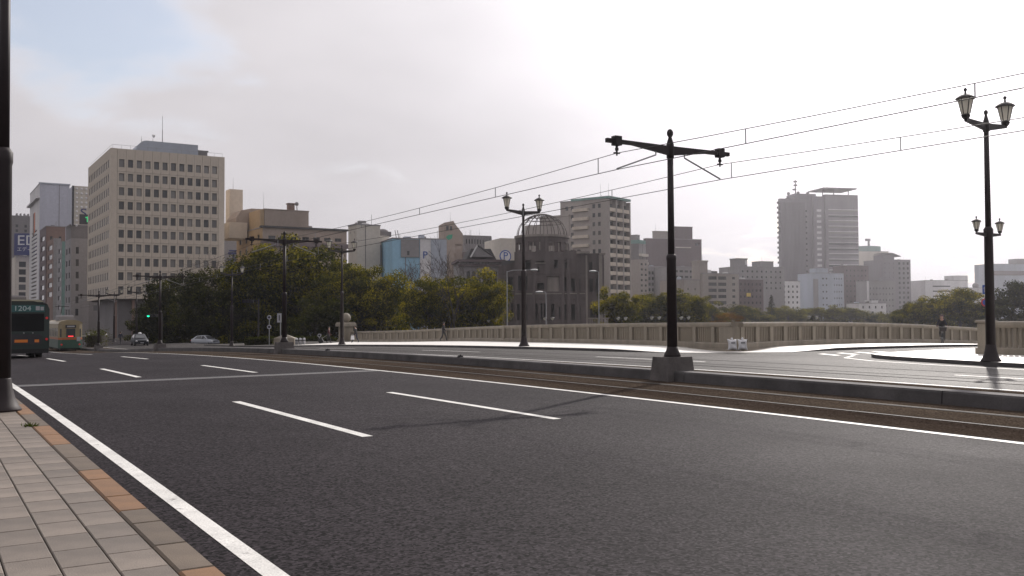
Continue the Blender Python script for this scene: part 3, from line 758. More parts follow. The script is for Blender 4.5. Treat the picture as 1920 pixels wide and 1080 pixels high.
post_sign(526, 70, 'tall narrow white sign board on a post by the second tram pole', [('rect', -2, 596, 8, 17)])
post_sign(505, 92, 'pair of round white signs on one post left of the narrow sign board', [('roundw', 0, 595, 8, 8), ('roundw', 0, 613, 8, 8)])
post_sign(599, 104, 'low round white sign beside the hedge, left of the pedestal', [('roundw', 0, 629, 7, 7)])
post_sign(1850, 58, 'round red and blue sign under a blue plate, half behind the four lantern post', [('round', -3, 567, 15, 15), ('blue', -4, 543, 7, 17)])
# traffic signal with a lit green lamp
def signal(px, py, d, label, lit):
    x, y = gpos(px, d); zc = zat(px, py, d)-GROUND_Z
    o = empty('traffic_signal', (x, y, GROUND_Z), -YAW, label, 'traffic light', 'traffic signals at the end of the bridge')
    b = MB(); b.lathe([(.12, 0), (.08, zc+.3)], 8, (1.6, .3, 0)); b.cyl((1.6, .3, zc+.1), (0, .2, zc+.1), .05, n=6); b.build('pole', M['iron'], o)
    b = MB(); b.box(-.25, 0, zc-.2, 1.05, .25, zc+.2); h = b.build('housing', M['black'], o)
    for i, mm in enumerate((M['green'] if lit else M['ink'], M['ink'], M['ink'])):
        b = MB(); b.cyl((i*.4, 0, zc), (i*.4, -.02, zc), .15, n=14); b.build('lens', mm, h)
        b = MB(); b.prism_y([(i*.4-.17, zc), (i*.4-.13, zc+.13), (i*.4, zc+.18), (i*.4+.13, zc+.13), (i*.4+.17, zc), (i*.4+.14, zc+.1), (i*.4, zc+.15), (i*.4-.14, zc+.1)], -.2, -.021); b.build('visor', M['black'], h)
signal(278, 592, 118, 'traffic light showing green above the taxi', True)
signal(458, 565, 112, 'dark traffic light seen against the evergreen tree', False)
# low block and bollards beside the road end
x, y = gpos(535, 92); z = zg(x, y)
o = empty('concrete_block', (x, y, z), -YAW, 'squat stone block with a pyramid top beside the second tram pole', 'stone block')
b = MB(); b.cbox(-1.0, -.5, 0, 1.0, .5, .8, .04); b.build('body', M['parapet'], o)
b = MB(); b.frust(-.9, -.42, .801, .9, .42, 1.1, .7, .35); b.build('cap', M['parapet'], o)
for k, px in enumerate((556, 563, 570)):
    x, y = gpos(px, 88); b = MB(); b.lathe([(.13, 0), (.13, .55), (.10, .62), (.02, .66)], 12); z = zg(x, y)+.1
    o = pset(b.build('bollard', M['sign_white'], loc=(x, y, z), smooth=True), ('left', 'middle', 'right')[k]+' one of three short white bollards by the stone block', 'bollard', 'white bollards by the stone block')
    b = MB(); b.lathe([(.135, .38), (.135, .46)], 12); b.build('band', M['ink'], o)
# ================================================================== buildings
def wallm(key, col, rough=.85, var=.16, scale=.12, spec=.3):
    if key not in M: M[key] = mat(key, col, rough, var=var, scale=scale, streak=True, grain=.06, gscale=1.2, spec=spec)
    return M[key]
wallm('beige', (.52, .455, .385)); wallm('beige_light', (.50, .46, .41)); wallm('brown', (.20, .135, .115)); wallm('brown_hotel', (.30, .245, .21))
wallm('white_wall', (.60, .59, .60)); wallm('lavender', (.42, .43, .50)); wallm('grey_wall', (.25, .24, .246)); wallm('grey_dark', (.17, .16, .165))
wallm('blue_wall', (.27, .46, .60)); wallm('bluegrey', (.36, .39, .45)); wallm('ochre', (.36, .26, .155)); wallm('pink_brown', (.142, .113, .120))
wallm('ruin', (.098, .080, .078), var=.4, scale=.45); wallm('ruin_light', (.24, .21, .19), var=.3, scale=.4); wallm('greenish', (.16, .26, .24)); wallm('zinc', (.33, .36, .42), .55, spec=.5)
wallm('roof_dark', (.07, .068, .07)); wallm('rust', (.24, .085, .04)); wallm('tower_grey', (.232, .218, .238))
wallm('beige_grey', (.30, .27, .252))
M['joint_dark'] = mat('panel_joint', (.10, .09, .08), .9)
M['sign_green'] = mat('sign_green', (.03, .28, .17), .5, var=.1)
M['sign_orange'] = mat('sign_orange', (.55, .12, .03), .5, var=.1)
M['sign_deep'] = mat('sign_deep_blue', (.012, .022, .13), .45, var=.06)

def rects(W_, z0, z1, cols, rows, ww, wh, ml=None, mr=None):
    """even grid of openings; ww, wh are fractions of the bay and of the storey"""
    ml = W_*.04 if ml is None else ml; mr = ml if mr is None else mr
    bw = (W_-ml-mr)/cols; sh = (z1-z0)/rows; out = []
    for r in range(rows):
        for c in range(cols):
            u = ml+bw*(c+.5); v = z0+sh*(r+.5); out.append((u-bw*ww/2, u+bw*ww/2, v-sh*wh/2, v+sh*wh/2))
    return out
def face(mb, W_, H_, rc, place, rec, mi=0):
    """wall plane with real openings: front at depth 0, reveals running rec deep"""
    us = sorted(set([0, W_]+[round(r[i], 4) for r in rc for i in (0, 1)])); vs = sorted(set([0, H_]+[round(r[i], 4) for r in rc for i in (2, 3)]))
    if not rc:
        mb.add([place(0, 0, 0), place(W_, 0, 0), place(W_, H_, 0), place(0, H_, 0)], [(0, 1, 2, 3)], mi); return
    R4 = [tuple(round(a, 4) for a in r) for r in rc]
    bl = len(mb.v); nu = len(us)
    for v in vs:
        for u in us: mb.v.append(tuple(place(u, v, 0)))
    ui = {u: i for i, u in enumerate(us)}; vi = {v: i for i, v in enumerate(vs)}
    hole = np.zeros((len(vs)-1, nu-1), bool)
    for r in R4: hole[vi[r[2]]:vi[r[3]], ui[r[0]]:ui[r[1]]] = True
    for j in range(len(vs)-1):
        for i in range(nu-1):
            if not hole[j, i]: k = bl+j*nu+i; mb.f.append((k, k+1, k+nu+1, k+nu)); mb.m.append(mi)
    for u0, u1, v0, v1 in R4:
        a = [place(u0, v0, 0), place(u1, v0, 0), place(u1, v1, 0), place(u0, v1, 0)]; c = [place(u0, v0, rec), place(u1, v0, rec), place(u1, v1, rec), place(u0, v1, rec)]
        mb.add(a+c, [(i, 4+i, 4+(i+1) % 4, (i+1) % 4) for i in range(4)], mi)
_winm = {}
def window_mesh(w, h, gm, fr=True, mull=1):
    key = (round(w, 2), round(h, 2), gm, fr, mull)
    if key not in _winm:
        b = MB(); b.add([(0, 0, 0), (w, 0, 0), (w, 0, h), (0, 0, h)], [(0, 1, 2, 3)])
        if fr:
            t = min(.12, w*.08)
            for x0, z0, x1, z1 in ((0, 0, w, t), (0, h-t, w, h), (0, t, t, h-t), (w-t, t, w, h-t)): b.box(x0, -.05, z0, x1, -.004, z1, 1)
            for k in range(1, mull): b.box(w*k/mull-t/2, -.05, t, w*k/mull+t/2, -.004, h-t, 1)
        _winm[key] = b.mesh('window', [M[gm], M['frame']])
    return _winm[key]
def cornerinfo(c, d, l, r, a, depth):
    dirx = (math.cos(a), math.sin(a)); diry = (-math.sin(a), math.cos(a))      # in camera right/forward terms
    xc = (c-960)/FPX*d
    def solve(px, dv):
        k = (px-960)/FPX; return (k*d-xc)/(dv[0]-k*dv[1])
    Wd = solve(r, dirx); D = solve(l, diry) if l < c-.5 else depth
    return Wd, min(max(D, 3), 60)
def bld(name, label, c, d, l, r, top, a=32, wall='grey_wall', front=None, left=None, depth=14, base=None, gm='glass', rec=.25, cat='building', group=None,
        parapet_h=.9, roof='roof_dark', fr=True, mull=1, bands=None, leftwall=None, parent=None):
    """box building seen on two faces; front/left = dict(cols, rows, top, bot, ww, wh) with heights given as image rows at the corner"""
    x, y = gpos(c, d); zb = GROUND_Z if base is None else zat(c, base, d)
    Wd, D = cornerinfo(c, d, l, r, R_(a), depth); H_ = zat(c, top, d)-zb
    o = empty(name, (x, y, zb), R_(a)-YAW, label, cat, group)
    b = MB()
    def pf(u, v, e): return (u, e, v)
    def pl(u, v, e): return (e, D-u, v)
    def grid(spec, Wx):
        if not spec: return []
        z1 = zat(c, spec['top'], d)-zb; z0 = max(.4, zat(c, spec['bot'], d)-zb)
        u0, u1 = spec.get('u', (0, 1))
        rr = rects(Wx*(u1-u0), z0, min(z1, H_-.3), spec['cols'], spec['rows'], spec.get('ww', .6), spec.get('wh', .5), spec.get('m'))
        return [(p+Wx*u0, q+Wx*u0, s, t) for p, q, s, t in rr]
    fs = front if isinstance(front, list) else [front]; ls = left if isinstance(left, list) else [left]
    rf = [q for s in fs for q in grid(s, Wd)]; rl = [q for s in ls for q in grid(s, D)]
    face(b, Wd, H_, rf, pf, rec); face(b, D, H_, rl, pl, rec, 1)
    b.add([(Wd, 0, 0), (Wd, D, 0), (Wd, D, H_), (Wd, 0, H_)], [(0, 1, 2, 3)]); b.add([(0, D, 0), (Wd, D, 0), (Wd, D, H_), (0, D, H_)], [(3, 2, 1, 0)])
    b.add([(.3, .3, H_-parapet_h), (Wd-.3, .3, H_-parapet_h), (Wd-.3, D-.3, H_-parapet_h), (.3, D-.3, H_-parapet_h)], [(0, 1, 2, 3)], 2)
    o4 = [(0, 0), (Wd, 0), (Wd, D), (0, D)]; i4 = [(.3, .3), (Wd-.3, .3), (Wd-.3, D-.3), (.3, D-.3)]
    b.add([p+(H_,) for p in o4]+[p+(H_,) for p in i4]+[p+(H_-parapet_h,) for p in i4], [(i, (i+1) % 4, 4+(i+1) % 4, 4+i) for i in range(4)]+[(4+i, 4+(i+1) % 4, 8+(i+1) % 4, 8+i) for i in range(4)])
    b.build('wall', [M[wall], M[leftwall or wall], M[roof]], o)
    for q in rf: inst('window', window_mesh(q[1]-q[0], q[3]-q[2], gm, fr, mull), o, (q[0], rec-.02, q[2]))
    for q in rl: inst('window', window_mesh(q[1]-q[0], q[3]-q[2], gm, fr, 1), o, (rec-.02, D-q[0], q[2]), (0, 0, R_(-90)))
    if Wd > 5 and base is None:                          # coping along the roof edge, plant on the roof
        q = random.Random(int(c*7+top)); b = MB()
        b.box(-.12, -.12, H_+.002, Wd+.12, .42, H_+.26); b.box(-.12, .421, H_+.002, .42, D+.1, H_+.26); b.build('coping', M['grey_wall'], o)
        for k in range(q.choice((2, 3, 4))):
            u = q.uniform(.08, .85)*Wd; v = q.uniform(.2, .7)*D; s1, s2, s3 = q.uniform(.8, 2.2), q.uniform(.8, 2.0), q.uniform(1.2, 2.4)
            b = MB(); b.cbox(u, v, H_-parapet_h, u+s1, v+s2, H_-parapet_h+s3, .1); b.build('roof_unit', M[q.choice(('grey_wall', 'grey_dark', 'white_wall', 'bluegrey'))], o)
        if q.random() < .6:
            u = q.uniform(.1, .9)*Wd; b = MB(); b.cyl((u, D*.3, H_-.9), (u, D*.3, H_+q.uniform(1.5, 3.5)), .05, n=5); b.build('aerial', M['grey_dark'], o)
        if not rf: u = q.uniform(.2, .8)*Wd; b = MB(); b.box(u, -.12, .3, u+.14, -.003, H_); b.build('drainpipe', M['grey_dark'], o)
    return o, Wd, D, H_
def roofbox(o, u0, u1, v0, v1, z0, h, m, name='penthouse', W_=1, D_=1, cap=.15):
    b = MB(); b.box(W_*u0, D_*v0, z0, W_*u1, D_*v1, z0+h); 
    if cap: b.box(W_*u0-.15, D_*v0-.15, z0+h+.002, W_*u1+.15, D_*v1+.15, z0+h+cap)
    return b.build(name, M[m], o)
def mast(o, x, y, z, h, r=.07, name='antenna'):
    b = MB(); b.cyl((x, y, z), (x, y, z+h*.5), r, r*.8, 6); b.cyl((x, y, z+h*.5), (x, y, z+h), r*.6, r*.4, 6); b.build(name, M['grey_dark'], o)
def zrow(c, d, py): return zat(c, py, d)-GROUND_Z

# ---- beige office block at the left: precast panels, each with its own window
C_, D_ = 205, 223
x, y = gpos(C_, D_); Wd, Dp = cornerinfo(C_, D_, 163, 420, R_(32), 20)
ob = empty('office_block', (x, y, GROUND_Z), 0, 'tall beige office block of square windows at the left', 'building')
zt = zrow(C_, D_, 275); zo = zrow(C_, D_, 560)
b = MB(); b.box(1.0, 1.0, zo-.3, Wd-1.0, Dp-1.0, zt-.6); b.build('core', M['joint_dark'], ob)
b = MB(); b.box(2.2, 2.2, 0, Wd-2.2, Dp-2.2, zo-.302); b.build('ground_floor', M['grey_dark'], ob)
for k in range(7):
    b = MB(); b.box(1.2+(Wd-3.0)*k/6, .7, 0, 1.8+(Wd-3.0)*k/6, 1.3, zo-.31); b.build('column', M['brown'], ob)
rows = 10; sh = (zrow(C_, D_, 289)-zrow(C_, D_, 554))/9.05
def panel_mesh(w, h, ww, wh, vz, rec, t=.75):
    b = MB(); u0 = (w-ww)/2
    rc = [(u0, u0+ww, vz, vz+wh)]
    face(b, w, h, rc, lambda u, v, e: (u, e, v), rec)
    b.add([(0, 0, 0), (0, t, 0), (0, t, h), (0, 0, h)], [(0, 1, 2, 3)]); b.add([(w, 0, 0), (w, t, 0), (w, t, h), (w, 0, h)], [(3, 2, 1, 0)])
    b.add([(0, 0, h), (w, 0, h), (w, t, h), (0, t, h)], [(0, 1, 2, 3)]); b.add([(0, 0, 0), (w, 0, 0), (w, t, 0), (0, t, 0)], [(3, 2, 1, 0)])
    return b.mesh('facade_panel', M['beige'])
def office_face(Wx, ncol, place, rz, ww, rec, gm, skip=1.5):
    g = .05; pw = (Wx-2*skip)/ncol; zr0 = zo
    H1 = (zt-zo)/ (rows+.62)
    wm = window_mesh(ww*pw, H1*.56, gm, True, 1)
    for r in range(rows):
        h = H1 if r < rows-1 else zt-zo-H1*(rows-1)
        pm = panel_mesh(pw-g, h-g, ww*pw, H1*.56, H1*.30, rec)
        if r == rows-1: pass
        for c in range(ncol):
            p = inst('facade_panel', pm, ob, place(skip+c*pw+g/2, zo+r*H1+g/2), (0, 0, rz))
            inst('window', wm, p, ((1-ww)*pw/2-g/2, rec-.05, H1*.30))
    # blind corner strips
office_face(Wd, 12, lambda u, v: (u, 0, v), 0, .60, .5, 'glass_grey')
office_face(Dp, 12, lambda u, v: (0, Dp-u, v), R_(-90), .56, .14, 'glass')
for x0, y0, x1, y1 in ((0, 0, 1.47, .75), (Wd-1.47, 0, Wd-.0, .75), (0, Dp-1.47, .75, Dp), (0, .752, .75, 1.47), (Wd-.75, .752, Wd, Dp), (.752, Dp-.75, Wd-.752, Dp)):
    b = MB(); b.box(x0, y0, zo, x1, y1, zt); b.build('corner_wall', M['beige'], ob)
b = MB(); b.box(.8, .8, zt-.9, Wd-.8, Dp-.8, zt-.55); b.build('roof', M['roof_dark'], ob)
b = MB()
for k in range(14): b.cyl((.5+(Wd-1)*k/13, .4, zt), (.5+(Wd-1)*k/13, .4, zt+.9), .03, n=5)
b.cyl((.5, .4, zt+.9), (Wd-.5, .4, zt+.9), .035, n=5); b.cyl((.4, .4, zt+.9), (.4, Dp-.5, zt+.9), .035, n=5)
b.build('railing', M['steel'], ob)
# curved penthouse
b = MB(); n = 8; X0, X1 = Wd*.24, Wd*.80
prof = [(X0, 0)]+[(X0+2.6*(1-math.cos(math.pi/2*k/n)), 3.9*math.sin(math.pi/2*k/n)+.0) for k in range(n+1)]+[(X1, 3.9), (X1, 0)]
b.prism_y(prof, 5, 14); b.build('penthouse', M['zinc'], ob, loc=(0, 0, zt-.55))
b = MB(); b.box(X1+.1, 6, 0, X1+2.6, 13, 2.5); b.box(X1, 5.8, 2.502, X1+2.8, 13.2, 2.8); b.build('stair_house', M['grey_dark'], ob, loc=(0, 0, zt-.55))
mast(ob, Wd*.50, 8, zt+3.3, 7.2, .10); mast(ob, Wd*.27+.8, 6, zt+3.0, 1.6, .06); mast(ob, Wd*.40, 6, zt+3.3, 1.3, .05)
b = MB(); b.cyl((Wd*.40, 5.6, zt+4.7), (Wd*.40+.4, 5.2, zt+4.9), .5, .1, 8); b.build('dish', M['white'], ob)

# ---- street to the left of the office block
o, w, dd, h = bld('grey_building', 'dark grey building with rooftop tanks behind the blue billboard', 20, 470, 20, 56, 404, 32, 'grey_dark', dict(cols=2, rows=2, top=418, bot=436, ww=.3, wh=.6), depth=20)
for k in range(4): roofbox(o, .25+.2*k, .33+.2*k, .1, .3, h, 1.6, 'grey_wall', 'tank', w, dd, 0)
o, w, dd, h = bld('shop_building', 'low pale shop with blue glazing under the blue billboard', 28, 400, 20, 54, 480, 32, 'beige_light', dict(cols=1, rows=5, top=488, bot=560, ww=.55, wh=.72), gm='glass', depth=20)
M['blue_glass'] = glassmat('blue_glass', (.03, .07, .22), (.05, .11, .30), .15)
x, y = gpos(25, 398); z0 = zat(25, 478, 398); z1 = zat(25, 437, 398); wsg = 62/FPX*398
sg = empty('billboard', (x, y, z0), R_(8)-YAW, 'dark blue billboard with white lettering at the left edge', 'billboard')
b = MB(); b.box(0, 0, 0, wsg, .8, z1-z0); b.build('panel', M['sign_deep'], sg)
b = MB()
for k in range(4): b.cyl((1+k*3.5, .5, -1.2), (1+k*3.5, .5, 0), .12, n=6)
b.build('stand', M['steel'], sg)
t = inst('lettering', text_mesh('EDION', 5.9, M['white'], .02, 'LEFT'), sg, (1.0, -.03, (z1-z0)*.66), (R_(90), 0, 0)); t.scale = (1.12, 1, 1)
inst('lettering', text_mesh('エディオン', 2.0, M['white'], .02, 'LEFT'), sg, (1.1, -.03, (z1-z0)*.26), (R_(90), R_(0), 0))
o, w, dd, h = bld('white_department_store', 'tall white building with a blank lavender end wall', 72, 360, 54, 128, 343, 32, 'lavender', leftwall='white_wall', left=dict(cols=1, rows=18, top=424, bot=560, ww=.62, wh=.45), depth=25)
b = MB(); b.box(-1.2, -.4, h-5.6, dd*0+.2, dd+.6, h-4.9); b.build('canopy', M['white_wall'], o)
b = MB(); b.box(-.3, -.3, h, w+.3, .6, h+.5); b.build('coping', M['bluegrey'], o)
for k in range(3):
    b = MB(); b.box(-.18, dd*.42+k*2.4, h-17.5-k*.5, -.02, dd*.42+k*2.4+2.0, h-9.5); b.build('shop_sign', M['sign_orange' if k == 0 else 'brown'], o)
o, w, dd, h = bld('sign_tower', 'pale tower with a grid of round bosses and a blue sign, beside the office block', 134.5, 335, 126.5, 190, 347, 32, 'beige_light', base=421, depth=10, leftwall='lavender')
b = MB(); b.box(-.25, -.25, 0, .35, .25, h); b.build('edge_strip', M['ink'], o)
bmh = MB(); bmh.sphere((0, 0, 0), .62, 10, 6, sz=1.0); bme = bmh.mesh('boss', M['white_wall'], True)
for i in range(6):
    for j in range(9):
        u = 1.3+i*1.55; v = h-1.0-j*1.62
        if j > 4 and i > 0: continue
        inst('boss', bme, o, (u, .1, v), (0, 0, 0), (.75, .6, .75))
inst('lettering', text_mesh('SOGO', 4.2, M['sign_deep'], .05, 'LEFT'), o, (2.3, -.1, h-9.6), (R_(90), 0, 0)).scale = (1.25, 1, 1)
b = MB(); b.prism_y([(6.9-2.4*math.cos(math.pi/2+k*math.pi/5)*(1 if k % 2 == 0 else .42), h-4.2+2.6*math.sin(math.pi/2+k*math.pi/5)*(1 if k % 2 == 0 else .42)) for k in range(10)], -.7, -.55); b.build('star', M['sign_red'], o)
b = MB(); b.box(2.2, -.2, .4, 9, -.02, 3.9); s_ = b.build('screen', M['ink'], o)
b = MB(); b.box(4.6, -.25, 1.2, 5.0, -.21, 3.2); b.box(4.1, -.25, 2.6, 4.58, -.21, 3.0); b.build('digit', emat('screen_green', (.03, .6, .2), .6), s_)
b = MB(); b.box(2.0, -.3, -3, 12, .0, 0); b.build('bracket', M['grey_dark'], o)
o, w, dd, h = bld('department_wing', 'dark grey low block under the sign tower', 130, 338, 122, 190, 421, 32, 'grey_dark', dict(cols=3, rows=6, top=440, bot=590, ww=.4, wh=.4), depth=16)
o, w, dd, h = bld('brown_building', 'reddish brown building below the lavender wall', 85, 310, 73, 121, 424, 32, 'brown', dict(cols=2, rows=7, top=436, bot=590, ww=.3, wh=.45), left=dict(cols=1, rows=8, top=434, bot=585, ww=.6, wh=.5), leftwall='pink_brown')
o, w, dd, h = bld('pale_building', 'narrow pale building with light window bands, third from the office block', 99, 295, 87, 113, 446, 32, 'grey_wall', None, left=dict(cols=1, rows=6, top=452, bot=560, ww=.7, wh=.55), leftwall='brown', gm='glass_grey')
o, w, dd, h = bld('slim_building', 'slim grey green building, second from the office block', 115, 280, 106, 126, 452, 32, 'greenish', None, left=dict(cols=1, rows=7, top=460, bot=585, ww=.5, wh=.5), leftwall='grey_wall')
o, w, dd, h = bld('grey_building', 'grey building with one column of dark windows next to the office block', 132, 262, 121, 166, 446, 32, 'grey_wall', dict(cols=1, rows=6, top=457, bot=597, ww=.30, wh=.55, u=(.05, .65)), left=dict(cols=2, rows=6, top=457, bot=597, ww=.5, wh=.5), mull=2)
roofbox(o, .0, .9, .05, .6, h, 3.2, 'grey_dark', 'penthouse', w, dd)

# ---- behind the evergreen trees
o, w, dd, h = bld('low_office', 'low grey building with blue lettering between office block and brown hotel', 421, 300, 421, 462, 444, 20, 'grey_wall', dict(cols=3, rows=2, top=505, bot=560, ww=.6, wh=.5))
for k in range(2):
    b = MB()
    zc = h-5.5-k*3.6
    b.box(1.0, -.2, zc, 4.2, -.04, zc+.7); b.box(2.3, -.2, zc-1.4, 2.9, -.04, zc-.002); b.box(1.3, -.2, zc+1.0, 3.9, -.04, zc+1.4); b.box(1.0, -.2, zc-2.0, 4.2, -.04, zc-1.5)
    b.build('lettering', M['sign_deep'], o)
o, w, dd, h = bld('hotel', 'brown stepped hotel block with a stair tower behind the evergreen trees', 492, 240, 443, 650, 426, 32, 'brown_hotel', dict(cols=7, rows=2, top=436, bot=468, ww=.62, wh=.42), left=dict(cols=4, rows=3, top=432, bot=500, ww=.35, wh=.5), leftwall='ochre', mull=2)
b = MB(); b.box(-.5, -.5, h, w+.3, 1.2, h+.5); b.build('cornice', M['roof_dark'], o)
b = MB(); b.box(-.6, -.9, h-4.6, w+1.6, -.02, h-3.5); b.build('balcony_band', M['pink_brown'], o)
roofbox(o, .06, .58, .12, .5, h, 5.0, 'brown_hotel', 'upper_block', w, dd, .2)
b = MB(); b.box(.3, dd*.13, 0, w*.06-.05, dd*.55, 5.0); b.build('upper_flank', M['ochre'], o, loc=(0, 0, h))
b = MB(); b.prism_y([(-6.5, 0), (-6.0, 4), (-4.6, 6.0), (-2, 6.6), (9.0, 6.6), (9.0, 0)], dd*.56, dd*.95); b.build('curved_block', M['brown_hotel'], o, loc=(3, 0, h-.4))
b = MB(); b.box(-8.2, dd*.5, -2, -3.5, dd*.9, 2.2); b.build('terrace', M['beige'], o, loc=(3, 0, h))
b = MB(); b.box(-2.2, dd*.96, 0, 1.4, dd*.96+4, 12.8); b.build('stair_tower', M['beige'], o, loc=(0, 0, h-.5))
b = MB(); b.box(0, -.3, 0, .5, -.02, 1.6); b.build('tower_window', M['glass'], o, loc=(-.2, dd*.96, h+4))
b = MB(); b.box(w*.36, 4, 0, w*.36+1.6, 5.6, 1.6); b.box(w*.36-.2, 3.8, 1.7, w*.36+1.8, 5.8, 1.95); b.build('chimney', M['brown'], o, loc=(0, 0, h+5.2))
b = MB(); b.cyl((w*.46, 4, 0), (w*.455, 4, 1.2), .12, n=6); b.sphere((w*.455, 4, 1.8), .55, 8, 6); b.build('vent', M['grey_wall'], o, loc=(0, 0, h+5.2))
mast(o, -1, dd, h+12, 3.6, .05); mast(o, w*.17, dd*.5, h+5, 5.5, .05)
o, w, dd, h = bld('blank_wall_building', 'beige building with blank walls and a blue vertical sign, right of the hotel', 669, 232, 653, 713, 421, 32, 'beige_light', None, left=dict(cols=2, rows=1, top=431, bot=437, ww=.15, wh=.8), depth=16)
b = MB(); b.box(w, 2, 0, w+3.4, dd, h-2.2); b.build('side_wing', M['beige_light'], o)
b = MB(); b.box(w+.2, 1.6, h-9.8, w+.9, 1.96, h-4.6); b.build('vertical_sign', M['sign_deep'], o)
b = MB(); b.box(w+1.5, 3, h-2.3, w+4.4, 8, h-1.0); b.sphere((w+3.0, 5, h-1.0), 1.4, 10, 6, sz=.6); b.build('cooling_tower', M['grey_dark'], o)
o, w, dd, h = bld('light_blue_building', 'light blue building with a grey upper panel', 736, 226, 736, 788, 447, 20, 'blue_wall', depth=16)
b = MB(); b.box(w*.30, -.25, h-4.4, w*.96, -.02, h-.1); b.build('grey_panel', M['grey_wall'], o)
b = MB(); b.box(w*.52, -.32, h-3.9, w*.60, -.26, h-2.9); b.build('window', M['glass'], o)
for k in range(2):
    b = MB(); b.cyl((w*.22+k*.6, 2, h), (w*.16+k*.6, 2, h+2.2), .09, n=5); b.build('roof_ladder', M['grey_dark'], o)
o, w, dd, h = bld('parking_building', 'white building with a blue letter P, right of the light blue building', 788, 228, 788, 836, 448, 20, 'white_wall', depth=16, leftwall='bluegrey')
b = MB(); b.box(w*.42, -.2, h-12, w+.2, -.02, h-.05); b.build('metal_panel', M['bluegrey'], o)
inst('lettering', text_mesh('P', 2.5, M['sign_blue'], .05), o, (w*.19, -.1, h-3.9), (R_(90), 0, 0))
# slant-topped tower
x, y = gpos(833, 262); zt_ = zrow(833, 262, 413)
o = empty('slant_roof_tower', (x, y, GROUND_Z), R_(14)-YAW, 'narrow brown tower with a slanted top and a green sign', 'building')
k_ = 262/FPX
b = MB(); b.box(0, 0, 0, 21*k_, 9, zt_-2.0); b.prism_y([(0, zt_-2.0), (0, zt_-.6), (18*k_, zt_), (21*k_, zt_-.8), (36*k_, zt_-3.6), (36*k_, zt_-6.5), (21*k_, zt_-6.5), (21*k_, zt_-2.0)], 0.0, 9); b.box(21*k_+.01, .5, 0, 36*k_, 9, zt_-6.51)
b.build('wall', M['brown_hotel'], o)
for k in range(2):
    b = MB(); b.box(.6+k*1.0, -.06, zt_-2.7, 1.3+k*1.0, -.01, zt_-1.5); b.build('window', M['glass_grey'], o)
b = MB(); b.prism_y([(.5, zt_-4.6), (1.2, zt_-5.4), (2.2, zt_-4.9), (2.4, zt_-3.8), (1.2, zt_-4.0)], -.12, -.02); b.build('green_sign', M['sign_green'], o)
mast(o, 16*k_, 3, zt_-.3, 3.0, .04)
o, w, dd, h = bld('ribbed_building', 'grey ribbed flat roofed building right of the slanted tower', 871, 275, 871, 921, 442, 25, 'grey_wall', dict(cols=9, rows=1, top=447, bot=457, ww=.45, wh=.85), depth=14)
for k in range(10):
    b = MB(); b.box(w*k/9-.12, -.35, h-4.5, w*k/9+.12, -.02, h); b.build('rib', M['grey_wall'], o)
mast(o, w*.35, 3, h, 2.4, .04); mast(o, w*.72, 3, h, 2.6, .04); mast(o, w*.2, 3, h, 1.6, .04)
b = MB(); b.box(-.3, -1.6, h-5.6, w*.55, -.36, h-5.0); b.build('ledge', M['white_wall'], o)
o, w, dd, h = bld('side_office', 'plain brown grey block between the ribbed building and the round parking sign', 905, 250, 905, 945, 466, 25, 'pink_brown', dict(cols=3, rows=2, top=472, bot=492, ww=.3, wh=.35), depth=14)
# gabled classical building with arches
x, y = gpos(862, 195); k_ = 195/FPX; zt_ = zrow(862, 195, 491)
o = empty('gabled_hall', (x, y, GROUND_Z), R_(10)-YAW, 'old classical hall with a low gable and arched windows left of the ruin', 'building')
w = 82*k_; b = MB()
rc = [(w*(.16+.125*i), w*(.16+.125*i)+w*.085, zt_-4.4, zt_-1.7) for i in range(6)]+[(w*(.16+.125*i)+.1, w*(.16+.125*i)+w*.07, zt_-9.5, zt_-5.8) for i in range(6)]
face(b, w, zt_, rc, lambda u, v, e: (u, e, v), .4); b.add([(0, 0, 0), (0, 11, 0), (0, 11, zt_), (0, 0, zt_)], [(0, 1, 2, 3)]); b.add([(w, 0, 0), (w, 11, 0), (w, 11, zt_), (w, 0, zt_)], [(3, 2, 1, 0)])
b.build('wall', M['grey_wall'], o)
for q in rc: inst('window', window_mesh(q[1]-q[0], q[3]-q[2], 'glass', True), o, (q[0], .35, q[2]))
for q in rc[:6]:
    b = MB(); r = (q[1]-q[0])/2; n = 8
    b.prism_y([(q[0]+r+r*math.cos(math.pi*k/n), q[3]-r*.9+r*.9*math.sin(math.pi*k/n)) for k in range(n+1)][::-1]+[(q[0], q[3]+.02), (q[1], q[3]+.02)], -.04, .3); b.build('arch', M['grey_wall'], o)
b = MB(); b.box(-.5, -.7, zt_, w+.5, 11, zt_+.5); b.box(-.3, -.4, zt_-.9, w+.3, -.02, zt_-.5); b.build('cornice', M['pink_brown'], o)
for k in range(14):
    b = MB(); b.box(w*k/13.5, -.55, zt_-.45, w*k/13.5+.25, -.02, zt_-.02); b.build('dentil', M['grey_dark'], o)
b = MB(); b.prism_y([(w*.18, zt_+.5), (w*.90, zt_+.5), (w*.76, zt_+2.9), (w*.30, zt_+2.9)], 2, 11); b.build('roof', M['roof_dark'], o)
b = MB(); b.prism_y([(w*.28, zt_+1.1), (w*.80, zt_+1.1), (w*.42, zt_+3.3)], .4, 2.0); b.build('gable', M['grey_wall'], o)
for p, q in (((w*.26, zt_+1.0), (w*.42, zt_+3.5)), ((w*.42, zt_+3.5), (w*.83, zt_+1.0))):
    b = MB(); b.tube([(p[0], .3, p[1]), (q[0], .3, q[1])], .17, 5); b.build('verge', M['white_wall' if p[0] < w*.3 else 'roof_dark'], o)
o, w, dd, h = bld('parking_building', 'pale building with a round blue P sign beside the ruin', 939, 225, 939, 972, 446, 20, 'beige_light', depth=12)
b = MB(); b.cyl((w*.26, -.05, h-4.3), (w*.26, -.25, h-4.3), 1.45, n=24); pd = b.build('disc', M['sign_blue'], o)
